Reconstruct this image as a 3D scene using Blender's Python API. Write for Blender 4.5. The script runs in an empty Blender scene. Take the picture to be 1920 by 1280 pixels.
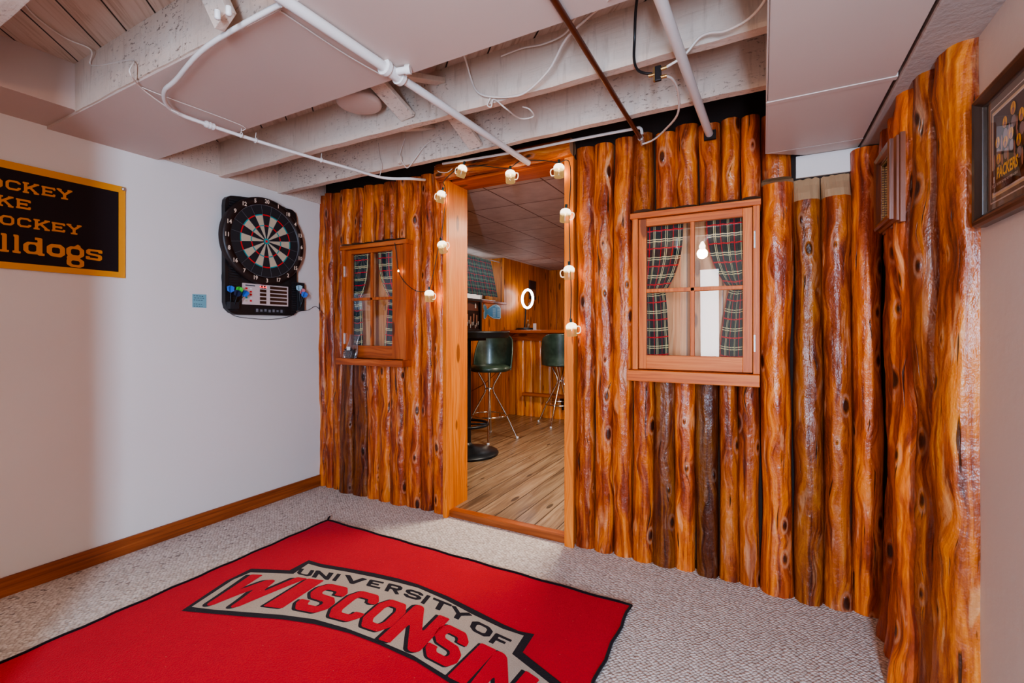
import bpy, math, random
from mathutils import Vector
random.seed(7)
PI = math.pi
SC = bpy.context.scene
COL = SC.collection

# ------------------------------------------------------------------ camera
F_PX, HY, YAW, CAMZ = 870.0, 619.0, math.radians(28.38), 1.12
FW = Vector((-math.sin(YAW), math.cos(YAW), 0)); RT = Vector((math.cos(YAW), math.sin(YAW), 0))
cam_d = bpy.data.cameras.new('camera'); cam = bpy.data.objects.new('camera', cam_d); COL.objects.link(cam)
cam.location = (0, 0, CAMZ); cam.rotation_euler = (PI/2, 0, YAW)
cam_d.sensor_width = 36; cam_d.lens = 36*F_PX/1920; cam_d.shift_y = -(640-HY)/1920; cam_d.clip_start = .02
SC.camera = cam

def ray(px, py): return FW + RT*((px-960)/F_PX) + Vector((0, 0, (HY-py)/F_PX))
def PY(px, py, y):            # measured point of the photo on the plane y = const
    r = ray(px, py); return Vector((0, 0, CAMZ)) + r*(y/r.y)
def PX(px, py, x):
    r = ray(px, py); return Vector((0, 0, CAMZ)) + r*(x/r.x)
def PZ(px, py, z):
    r = ray(px, py); return Vector((0, 0, CAMZ)) + r*((z-CAMZ)/r.z)

# ------------------------------------------------------------------ node helper
class G:
    def __init__(s, name):
        s.m = bpy.data.materials.new(name); s.m.use_nodes = True
        s.t = s.m.node_tree; s.t.nodes.clear()
        s.out = s.t.nodes.new('ShaderNodeOutputMaterial')
    def set(s, sock, v):
        if isinstance(v, bpy.types.NodeSocket): s.t.links.new(v, sock)
        elif v is not None:
            if isinstance(v, (tuple, list)) and len(v) == 3 and sock.type == 'RGBA': v = (*v, 1)
            sock.default_value = v
    def n(s, ty, ins=None, **props):
        nd = s.t.nodes.new('ShaderNode'+ty)
        for k, v in props.items(): setattr(nd, k, v)
        for k, v in (ins or {}).items(): s.set(nd.inputs[k], v)
        return nd
    def math(s, op, a, b=None, c=None, clamp=False):
        nd = s.n('Math', operation=op, use_clamp=clamp); s.set(nd.inputs[0], a)
        if b is not None: s.set(nd.inputs[1], b)
        if c is not None: s.set(nd.inputs[2], c)
        return nd.outputs[0]
    def mix(s, f, a, b, blend='MIX'):
        nd = s.n('Mix', data_type='RGBA', blend_type=blend)
        s.set(nd.inputs[0], f); s.set(nd.inputs[6], a); s.set(nd.inputs[7], b); return nd.outputs[2]
    def ramp(s, f, stops, interp='LINEAR'):
        nd = s.n('ValToRGB', {'Fac': f}); cr = nd.color_ramp; cr.interpolation = interp
        while len(cr.elements) < len(stops): cr.elements.new(.5)
        for e, (p, c) in zip(cr.elements, stops):
            e.position = p; e.color = (c, c, c, 1) if isinstance(c, (int, float)) else (*c, 1)
        return nd.outputs['Color']
    def rng(s, v, a, b, c=0., d=1.):
        nd = s.n('MapRange', {'Value': v, 'From Min': a, 'From Max': b, 'To Min': c, 'To Max': d}); return nd.outputs[0]
    def uv(s): return s.n('UVMap').outputs[0]
    def obj(s): return s.n('TexCoord').outputs['Object']
    def map(s, v, sc=(1, 1, 1), rot=(0, 0, 0), loc=(0, 0, 0)):
        return s.n('Mapping', {'Vector': v, 'Scale': sc, 'Rotation': rot, 'Location': loc}).outputs[0]
    def noise(s, v, sc, det=4, rough=.55, dist=0, out='Fac'):
        return s.n('TexNoise', {'Vector': v, 'Scale': sc, 'Detail': det, 'Roughness': rough, 'Distortion': dist}).outputs[out]
    def bump(s, h, strength=.3, dist=.01, normal=None):
        return s.n('Bump', {'Height': h, 'Strength': strength, 'Distance': dist, 'Normal': normal}).outputs[0]
    def bsdf(s, color, rough=.5, metal=0., spec=.5, coat=0., coat_r=.1, normal=None, trans=0., emis=None, estr=0., alpha=None, sheen=0., ior=None):
        b = s.n('BsdfPrincipled')
        s.set(b.inputs['Base Color'], color); s.set(b.inputs['Roughness'], rough); s.set(b.inputs['Metallic'], metal)
        s.set(b.inputs['Specular IOR Level'], spec); s.set(b.inputs['Coat Weight'], coat); s.set(b.inputs['Coat Roughness'], coat_r)
        if normal is not None:
            s.set(b.inputs['Normal'], normal); s.set(b.inputs['Coat Normal'], normal)
        s.set(b.inputs['Transmission Weight'], trans)
        if emis is not None: s.set(b.inputs['Emission Color'], emis); s.set(b.inputs['Emission Strength'], estr)
        if alpha is not None: s.set(b.inputs['Alpha'], alpha)
        if sheen: s.set(b.inputs['Sheen Weight'], sheen)
        if ior: s.set(b.inputs['IOR'], ior)
        return b.outputs[0]
    def done(s, shader): s.t.links.new(shader, s.out.inputs[0]); return s.m

def srgb(r, g, b):
    f = lambda c: (c/255/12.92) if c <= 10 else ((c/255+.055)/1.055)**2.4
    return (f(r), f(g), f(b))

def plain(name, c, rough=.5, metal=0., **k):
    g = G(name); return g.done(g.bsdf(c, rough, metal, **k))

# ------------------------------------------------------------------ materials
def wood_log(name):
    g = G(name); uv = g.uv()
    tint = g.n('ObjectInfo').outputs['Color']
    warp = g.noise(g.map(uv, (5, 1.6, 1)), 1.0, 3, .5, 0, 'Color')
    wv = g.n('VectorMath', {0: warp, 1: (.5, .5, .5)}, operation='SUBTRACT').outputs[0]
    wv = g.n('VectorMath', {0: wv, 'Scale': .022}, operation='SCALE').outputs[0]
    uvw = g.n('VectorMath', {0: uv, 1: wv}, operation='ADD').outputs[0]
    # knots
    kv = g.map(uvw, (10, 4.2, 1))
    vor = g.n('TexVoronoi', {'Vector': kv, 'Scale': 1.0, 'Randomness': .9}, voronoi_dimensions='2D')
    d = vor.outputs['Distance']; rnd = g.n('SeparateColor', {0: vor.outputs['Color']})
    size = g.rng(rnd.outputs[0], .45, 1, 0, .135)
    kn = g.math('SUBTRACT', size, d)                       # >0 inside
    knot = g.rng(kn, -.01, .045); ring = g.rng(g.math('ABSOLUTE', g.math('ADD', kn, .045)), .05, .0)
    # grain flows around knots
    flow = g.math('MULTIPLY', g.rng(d, .0, .40, 1., 0.), .022)
    sx = g.n('SeparateXYZ', {0: uvw})
    gx = g.math('ADD', sx.outputs[0], flow)
    gv = g.n('CombineXYZ', {0: gx, 1: sx.outputs[1]}).outputs[0]
    g1 = g.noise(g.map(gv, (48, 2.6, 1)), 1, 5, .62, .35)
    g2 = g.noise(g.map(gv, (150, 6, 1)), 1, 4, .65, .3)
    patch = g.noise(g.map(gv, (17, 2.2, 1), loc=(3, 7, 0)), 1, 5, .6, .5)
    patch2 = g.noise(g.map(gv, (26, 4.2, 1), loc=(13, 1, 0)), 1, 5, .6, .4)
    base = g.ramp(g1, [(.28, srgb(96, 34, 8)), (.42, srgb(172, 78, 20)), (.56, srgb(212, 112, 32)), (.74, srgb(232, 148, 66))])
    red = g.ramp(g1, [(.3, srgb(66, 24, 12)), (.48, srgb(140, 54, 22)), (.7, srgb(196, 98, 46))])
    pale = g.ramp(g1, [(.3, srgb(176, 98, 56)), (.55, srgb(224, 158, 110)), (.72, srgb(240, 190, 146))])
    c = g.mix(g.rng(patch, .47, .57, 0, .9), base, red)
    c = g.mix(g.math('MULTIPLY', g.rng(patch2, .57, .66), .6), c, pale)
    fleck = g.rng(g2, .63, .72)
    c = g.mix(g.math('MULTIPLY', fleck, .8), c, srgb(60, 24, 10))
    crack = g.noise(g.map(gv, (60, 3.4, 1), loc=(5, 5, 0)), 1, 3, .5, .3)
    c = g.mix(g.math('MULTIPLY', g.rng(crack, .655, .69), .85), c, srgb(38, 18, 10))
    c = g.mix(g.math('MULTIPLY', g.math('MULTIPLY', ring, g.rng(size, .0, .03)), .55), c, srgb(196, 140, 104))
    c = g.mix(g.math('MULTIPLY', knot, .9), c, srgb(52, 24, 14))
    c = g.mix(1., c, tint, 'MULTIPLY')
    h = g.math('ADD', g.math('MULTIPLY', g1, .45), g.math('MULTIPLY', g.noise(g.map(uv, (20, 13, 1)), 1, 4, .6), 1.5))
    h = g.math('ADD', h, g.math('MULTIPLY', knot, .5)); h = g.math('SUBTRACT', h, g.math('MULTIPLY', g.rng(crack, .66, .70), .6))
    nrm = g.bump(h, .62, .009)
    r = g.rng(g.noise(g.map(uv, (30, 12, 1), loc=(1, 9, 0)), 1, 4, .6), .35, .65, .30, .55)
    return g.done(g.bsdf(c, r, spec=.36, coat=.2, coat_r=.17, normal=nrm))

def wood_board(name, dark, mid, light, rough=.38, coat=.3, knots=1., seams=0., gap=None, gr=60, bstr=.15):
    """flat boards; the grain runs along v. seams = board width in metres"""
    g = G(name); uv = g.uv(); s = g.n('SeparateXYZ', {0: uv})
    tint = g.n('ObjectInfo').outputs['Color']
    uvv = uv; br = None
    if seams:
        q = g.math('DIVIDE', s.outputs[0], seams); cell = g.math('FLOOR', q); fr = g.math('SUBTRACT', q, cell)
        wn = g.n('TexWhiteNoise', {'W': cell}, noise_dimensions='1D').outputs[0]
        uvv = g.n('CombineXYZ', {0: s.outputs[0], 1: g.math('ADD', s.outputs[1], g.math('MULTIPLY', wn, 9.))}).outputs[0]
        edge = g.math('MINIMUM', fr, g.math('SUBTRACT', 1., fr)); seam = g.rng(edge, .012, .035, 1., 0.)
        br = g.rng(wn, 0, 1, .72, 1.15)
    vor = g.n('TexVoronoi', {'Vector': g.map(uvv, (8, 2.4, 1)), 'Scale': 1.0, 'Randomness': 1.}, voronoi_dimensions='2D')
    sep = g.n('SeparateColor', {0: vor.outputs['Color']}); kn = g.math('SUBTRACT', g.rng(sep.outputs[0], .55, 1, 0, .17*knots), vor.outputs['Distance'])
    flow = g.math('MULTIPLY', g.rng(vor.outputs['Distance'], 0., .4, 1., 0.), .02*knots)
    s2 = g.n('SeparateXYZ', {0: uvv})
    gv = g.n('CombineXYZ', {0: g.math('ADD', s2.outputs[0], flow), 1: s2.outputs[1]}).outputs[0]
    n1 = g.noise(g.map(gv, (gr, 1.8, 1)), 1, 5, .6, 1.); n2 = g.noise(g.map(gv, (9, 1.1, 1)), 1, 3, .5, .8)
    f = g.math('ADD', g.math('MULTIPLY', n1, .65), g.math('MULTIPLY', n2, .35))
    c = g.ramp(f, [(.34, dark), (.5, mid), (.66, light)])
    if br is not None: c = g.mix(1., c, g.n('CombineColor', {0: br, 1: br, 2: br}).outputs[0], 'MULTIPLY')
    c = g.mix(g.math('MULTIPLY', g.rng(kn, -.01, .03), .8), c, tuple(v*.35 for v in dark))
    h = n1
    if seams:
        c = g.mix(g.math('MULTIPLY', seam, .85), c, gap or tuple(v*.25 for v in dark))
        h = g.math('SUBTRACT', g.math('MULTIPLY', n1, .15), seam)
    c = g.mix(1., c, tint, 'MULTIPLY')
    return g.done(g.bsdf(c, rough, coat=coat, coat_r=.15, normal=g.bump(h, bstr, .003)))

def paint(name, c, bump=.15, sc=60, rough=.55, dirt=0., stretch=(1, 1, 1), var=.08):
    g = G(name); o = g.obj(); n1 = g.noise(g.map(o, stretch), sc, 4, .6); n2 = g.noise(o, 1.7, 3, .5)
    col = g.mix(g.rng(n2, .3, .7), c, tuple(v*(1-var) for v in c))
    if dirt: col = g.mix(g.math('MULTIPLY', g.rng(n1, .60, .72), dirt), col, tuple(v*.35 for v in c))
    return g.done(g.bsdf(col, rough, spec=.35, normal=g.bump(n1, bump, .004)))

def joist_mat():
    g = G('painted_rough_joist'); o = g.obj()
    saw = g.noise(g.map(o, (60, 60, 9)), 1, 3, .6); grain = g.noise(g.map(o, (3, 40, 40)), 1, 4, .65, .6); big = g.noise(o, 3.2, 4, .6)
    spk = g.noise(g.map(o, (45, 90, 90)), 1, 4, .7)
    c = g.mix(g.rng(big, .35, .65), srgb(206, 182, 164), srgb(214, 196, 180))
    c = g.mix(g.math('MULTIPLY', g.rng(saw, .55, .75), .35), c, srgb(150, 124, 106))
    worn = g.math('MULTIPLY', g.rng(spk, .58, .64), g.rng(g.noise(o, 1.6, 3, .6), .46, .56))
    c = g.mix(g.math('MULTIPLY', worn, .75), c, srgb(96, 76, 64))
    h = g.math('ADD', saw, grain)
    return g.done(g.bsdf(c, .5, spec=.4, normal=g.bump(h, .5, .004)))
M = {}
M['log'] = wood_log('varnished_log')
M['pine'] = wood_board('orange_pine', srgb(168, 74, 20), srgb(206, 104, 34), srgb(224, 130, 56), .55, .04)
M['pine_dark'] = wood_board('red_pine', srgb(128, 52, 18), srgb(174, 82, 30), srgb(204, 112, 52), .45, .15)
M['knotty'] = wood_board('knotty_panelling', srgb(150, 74, 16), srgb(196, 108, 28), srgb(222, 140, 50), .5, .06, 1., .13, srgb(60, 26, 8), 40, .5)
M['casing'] = wood_board('door_casing_pine', srgb(190, 92, 20), srgb(222, 122, 36), srgb(236, 148, 66), .55, .06, 1.3)
M['base'] = wood_board('baseboard_wood', srgb(112, 52, 20), srgb(150, 76, 32), srgb(172, 96, 48), .45, .1, 0.)
M['plank'] = wood_board('worn_floor_planks', srgb(92, 72, 54), srgb(142, 114, 88), srgb(174, 148, 118), .36, .15, .8, .128, srgb(50, 34, 24), 45, .4)
M['barlog'] = wood_board('bar_log_pine', srgb(176, 84, 20), srgb(222, 130, 40), srgb(238, 164, 76), .38, .25, 1.2, 0., None, 26)
M['niche'] = wood_board('pine_niche', srgb(190, 110, 56), srgb(222, 146, 88), srgb(236, 172, 116), .45, .1, 1., .16, srgb(110, 60, 30), 50)
M['board_dark'] = wood_board('brown_wood', srgb(70, 34, 18), srgb(110, 56, 30), srgb(140, 78, 46), .3, .4, 0.)
M['espresso'] = plain('espresso_frame', srgb(52, 36, 28), .3, coat=.4)
M['endgrain'] = plain('sawn_end_grain', srgb(176, 140, 104), .8)
M['gap_shade'] = plain('painted_gap_shade', srgb(38, 24, 18), .9)  # near-black colour stands for the shade behind and between logs
M['wall'] = paint('painted_wall', srgb(222, 216, 210), .05, 260, .5, var=.03)
M['wall_rough'] = paint('painted_plaster', srgb(214, 204, 196), .12, 40, .6, var=.05)
M['soffit'] = paint('textured_soffit', srgb(176, 160, 150), .6, 45, .7, .15)
M['drywall'] = paint('painted_ceiling_board', srgb(202, 180, 168), .08, 30, .5, var=.06)
M['joist'] = joist_mat()
M['pipe'] = paint('white_painted_pipe', srgb(226, 220, 214), .05, 40, .35)
M['duct'] = paint('painted_duct_metal', srgb(206, 186, 174), .05, 8, .4, var=.05)
M['copper'] = plain('dark_red_pipe', srgb(92, 40, 22), .32, .3, coat=.3)
M['white_cable'] = plain('white_cable', srgb(214, 200, 188), .5)
M['black'] = plain('black_plastic', srgb(26, 25, 27), .4)
M['black_satin'] = plain('black_satin_metal', srgb(28, 32, 36), .35, .2)
M['soft_black'] = plain('board_black', srgb(33, 34, 38), .6)
M['green_wire'] = plain('dark_green_wire', srgb(20, 44, 38), .5)
M['chrome'] = plain('chrome', (.75, .74, .72), .12, 1.)
M['steel'] = plain('hinge_steel', (.6, .58, .55), .35, .9)
M['brass'] = plain('brass_fitting', srgb(190, 160, 110), .3, .9)
M['white'] = plain('white_plastic', srgb(225, 222, 220), .45)
M['beige'] = plain('dart_beige', srgb(190, 176, 150), .6)
M['red'] = plain('dart_red', srgb(214, 40, 46), .5)
M['teal'] = plain('dart_teal', srgb(32, 150, 150), .5)
M['brownring'] = plain('dark_brown_ring', srgb(38, 26, 24), .45)
M['number'] = plain('pale_number', srgb(222, 200, 180), .5, emis=srgb(222, 200, 180), estr=.05)
M['gold'] = plain('gold_felt', srgb(216, 134, 16), .85)
M['goldtape'] = plain('gold_hem', srgb(222, 150, 40), .8)
M['maroon'] = plain('black_maroon_felt', srgb(26, 8, 14), .9, sheen=.15)
M['sticky'] = plain('blue_paper', srgb(120, 170, 180), .8)
M['ink'] = plain('ink', srgb(50, 60, 70), .8)
M['led'] = plain('red_led', (.9, .02, .02), .5, emis=(1, .03, .05), estr=3.)
M['lcd'] = plain('score_window', srgb(70, 40, 26), .12, coat=.6)
M['panelwhite'] = plain('score_panel', srgb(205, 190, 186), .35)
M['greybtn'] = plain('grey_button', srgb(120, 122, 128), .4)
M['fishblue'] = plain('blue_sign', srgb(52, 132, 176), .5)
M['paleblue'] = plain('pale_blue_edge', srgb(170, 205, 220), .5)
M['yellow'] = plain('helmet_yellow', srgb(252, 196, 50), .4)
M['photo_dark'] = plain('photo_dark', srgb(34, 28, 34), .3)
M['photo_skin'] = plain('photo_skin', srgb(176, 130, 110), .4)
M['photo_grey'] = plain('photo_grey', srgb(150, 144, 150), .4)
M['photo_green'] = plain('photo_green', srgb(36, 50, 44), .4)
M['photo_brown'] = plain('photo_brown', srgb(120, 74, 60), .4)
M['matgrey'] = plain('grey_mat_board', srgb(118, 112, 104), .7)
M['matcream'] = plain('cream_mat_board', srgb(222, 205, 170), .7)
M['bag_dark'] = plain('dart_tips', srgb(52, 52, 56), .4)
M['emit_warm'] = plain('warm_filament', (1, .8, .5), .5, emis=(1, .80, .52), estr=6.)
M['emit_small'] = plain('fairy_bulb', (1, .8, .5), .5, emis=(1, .75, .45), estr=40.)
M['emit_ring'] = plain('ring_lamp_light', (1, 1, 1), .5, emis=(.86, .93, 1), estr=9.)
M['emit_bulb'] = plain('room_bulb', (1, .9, .8), .5, emis=(1, .86, .7), estr=30.)

def pane_mat(name, tint=(1, 1, 1), ior=1.5, rough=.0, boost=1.):
    g = G(name); bf = g.n('NewGeometry').outputs['Backfacing']; fr = g.n('Fresnel', {'IOR': g.rng(bf, 0, 1, ior, 1/ior)}).outputs[0]
    f = g.math('MULTIPLY', fr, boost, clamp=True)
    a = g.n('BsdfTransparent', {'Color': (*tint, 1)}).outputs[0]; b = g.n('BsdfGlossy', {'Color': (1, 1, 1, 1), 'Roughness': rough}).outputs[0]
    return g.done(g.n('MixShader', {0: f, 1: a, 2: b}).outputs[0])
M['pane'] = pane_mat('window_pane', (.98, .98, .97), 1.55, 0., 1.7)
M['frameglass'] = pane_mat('picture_glass', (1, 1, 1), 1.45)
M['bagplastic'] = pane_mat('clear_bag', (.85, .85, .88), 1.5, .15, 2.5)

def mug_mat():
    g = G('mug_glass'); z = g.n('SeparateXYZ', {0: g.n('TexCoord').outputs['Object']}).outputs[2]
    up = g.rng(g.math('ADD', z, g.math('MULTIPLY', g.noise(g.obj(), 110, 2, .5), .016)), .008, .018)
    em = g.n('Emission', {'Color': g.mix(up, (1, .62, .25), (1, .86, .66)), 'Strength': g.rng(up, 0, 1, .35, 2.2)}).outputs[0]
    gl = g.n('BsdfGlossy', {'Roughness': .1}).outputs[0]; tr = g.n('BsdfTransparent', {'Color': (.95, .80, .50, 1)}).outputs[0]
    fr = g.n('LayerWeight', {'Blend': .35}).outputs['Facing']
    low = g.n('MixShader', {0: g.rng(fr, .2, 1, .12, .7), 1: tr, 2: g.n('MixShader', {0: .5, 1: gl, 2: em}).outputs[0]}).outputs[0]
    low = g.n('MixShader', {0: .45, 1: low, 2: em}).outputs[0]
    return g.done(g.n('MixShader', {0: up, 1: low, 2: em}).outputs[0])
M['mug'] = mug_mat()
M['mughandle'] = plain('mug_handle_glass', (1, .88, .7), .1, alpha=.6, emis=(1, .8, .55), estr=.5)

def carpet_mat():
    g = G('berber_carpet'); o = g.obj()
    v = g.map(o, (1, 1, .2), rot=(0, 0, .62))
    wv = g.noise(v, 9, 2, .5, 0, 'Color')
    v2 = g.mix(.02, v, wv, 'ADD')
    vor = g.n('TexVoronoi', {'Vector': g.map(v2, (95, 74, 1)), 'Scale': 1., 'Randomness': .55}, voronoi_dimensions='2D')
    d = vor.outputs['Distance']; sep = g.n('SeparateColor', {0: vor.outputs['Color']})
    c = g.ramp(sep.outputs[0], [(0, srgb(196, 182, 170)), (.5, srgb(216, 204, 194)), (1, srgb(232, 223, 214))])
    c = g.mix(g.rng(d, .3, .75, 0., .75), c, srgb(152, 136, 124))
    dirt = g.noise(o, 2.0, 4, .6); c = g.mix(g.rng(dirt, .5, .75, 0, .22), c, srgb(120, 104, 92))
    c = g.mix(g.math('MULTIPLY', g.rng(sep.outputs[1], .965, .975), g.rng(g.n('SeparateXYZ', {0: o}).outputs[0], -2.2, -2.5, 0, .7)), c, srgb(96, 84, 76))
    h = g.math('SUBTRACT', 1., g.math('POWER', d, 1.6))
    h = g.math('ADD', h, g.math('MULTIPLY', g.noise(o, 260, 2, .5), .25))
    return g.done(g.bsdf(c, .95, spec=.1, normal=g.bump(h, .9, .006), sheen=.15))
M['carpet'] = carpet_mat()
def rug_mat(name, c, v=.25):
    g = G(name); o = g.obj(); n = g.noise(o, 220, 3, .6); n2 = g.noise(o, 6, 3, .6)
    col = g.mix(g.rng(n, .3, .7), tuple(x*(1-v) for x in c), c); col = g.mix(g.rng(n2, .35, .7, 0, .35), col, tuple(x*.72 for x in c))
    spk = g.n('TexVoronoi', {'Vector': o, 'Scale': 26.}); f = g.rng(spk.outputs['Distance'], .045, .03)
    col = g.mix(g.math('MULTIPLY', f, .35), col, srgb(200, 170, 140))
    return g.done(g.bsdf(col, .95, spec=.08, normal=g.bump(n, .6, .004), sheen=.1))
M['rug_red'] = rug_mat('rug_red', srgb(206, 10, 34)); M['rug_black'] = rug_mat('rug_black', srgb(34, 22, 26)); M['rug_beige'] = rug_mat('rug_beige', srgb(186, 170, 152))

def subfloor_mat():
    g = G('painted_subfloor'); s = g.n('SeparateXYZ', {0: g.obj()})
    a = g.math('MULTIPLY', g.math('ADD', s.outputs[0], s.outputs[1]), .7071); b = g.math('MULTIPLY', g.math('SUBTRACT', s.outputs[1], s.outputs[0]), .7071)
    q = g.math('DIVIDE', a, .145); cell = g.math('FLOOR', q); fr = g.math('SUBTRACT', q, cell)
    e = g.math('MINIMUM', fr, g.math('SUBTRACT', 1., fr)); seam = g.rng(e, .01, .03, 1., 0.)
    wn = g.n('TexWhiteNoise', {'W': cell}, noise_dimensions='1D').outputs[0]
    gv = g.n('CombineXYZ', {0: g.math('MULTIPLY', a, 30.), 1: g.math('ADD', g.math('MULTIPLY', b, 2.), g.math('MULTIPLY', wn, 30.))}).outputs[0]
    n = g.noise(gv, 1, 4, .6, 1.5)
    c = g.ramp(n, [(.3, srgb(168, 140, 120)), (.5, srgb(200, 176, 158)), (.7, srgb(206, 186, 170))])
    c = g.mix(seam, c, srgb(40, 26, 20))
    return g.done(g.bsdf(c, .6, spec=.3, normal=g.bump(g.math('SUBTRACT', g.math('MULTIPLY', n, .3), seam), .5, .006)))
M['subfloor'] = subfloor_mat()

def tile_mat():
    g = G('drop_ceiling_tile'); s = g.n('SeparateXYZ', {0: g.obj()})
    def edge(c, off):
        q = g.math('DIVIDE', g.math('ADD', c, off), .405); fr = g.math('FRACT', q)
        return g.math('MINIMUM', fr, g.math('SUBTRACT', 1., fr))
    e = g.math('MINIMUM', edge(s.outputs[0], 10.12+1.6-.015), edge(s.outputs[1], 10.12-2.58))
    seam = g.rng(e, .006, .016, 1., 0.)
    n = g.noise(g.obj(), 9, 3, .6)
    c = g.ramp(n, [(.3, srgb(176, 158, 150)), (.7, srgb(196, 180, 172))]); c = g.mix(seam, c, srgb(96, 60, 44))
    return g.done(g.bsdf(c, .6, spec=.4, normal=g.bump(g.math('SUBTRACT', g.math('MULTIPLY', n, .1), seam), .3, .004)))
M['tile'] = tile_mat()

def plaid_mat(name, red=1., glow=0.):
    g = G(name); s = g.n('SeparateXYZ', {0: g.uv()})
    def line(c, per, off, w):
        fr = g.math('FRACT', g.math('DIVIDE', g.math('ADD', c, off), per)); return g.rng(g.math('ABSOLUTE', g.math('SUBTRACT', fr, .5)), w, w*1.35, 1., 0.)
    c = g.ramp(g.noise(g.uv(), 400, 2, .5), [(.3, srgb(26, 28, 34)), (.7, srgb(52, 60, 64))])
    def band(cc): return line(cc, .084, 0, .22)
    both = g.math('MULTIPLY', g.math('ADD', band(s.outputs[0]), band(s.outputs[1])), .5)
    c = g.mix(g.math('MULTIPLY', both, .5), c, srgb(30, 58, 50))
    for i in (0, 1):
        for off in (.0, .010): c = g.mix(line(s.outputs[i], .084, off, .018), c, srgb(120, 128, 104) if glow else srgb(224, 206, 150))
        c = g.mix(g.math('MULTIPLY', line(s.outputs[i], .084, .042, .030), red), c, srgb(206, 28, 42))
    if glow:
        a = g.bsdf(c, .9, spec=.1); t = g.n('BsdfTranslucent', {'Color': g.mix(.18, c, (.35, .5, .5))}).outputs[0]
        return g.done(g.n('MixShader', {0: .6, 1: a, 2: t}).outputs[0])
    return g.done(g.bsdf(c, .9, spec=.1, sheen=.1))
M['plaid'] = plaid_mat('plaid_cloth'); M['plaid_lit'] = plaid_mat('plaid_cloth_backlit', .7, 1.)

def vinyl_mat():
    g = G('green_vinyl'); n = g.noise(g.obj(), 7, 4, .6)
    c = g.ramp(n, [(.3, srgb(34, 48, 38)), (.55, srgb(60, 76, 62)), (.75, srgb(86, 100, 84))])
    return g.done(g.bsdf(c, .32, coat=.2, normal=g.bump(g.noise(g.obj(), 160, 2, .5), .1, .002)))
M['vinyl'] = vinyl_mat()

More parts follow.
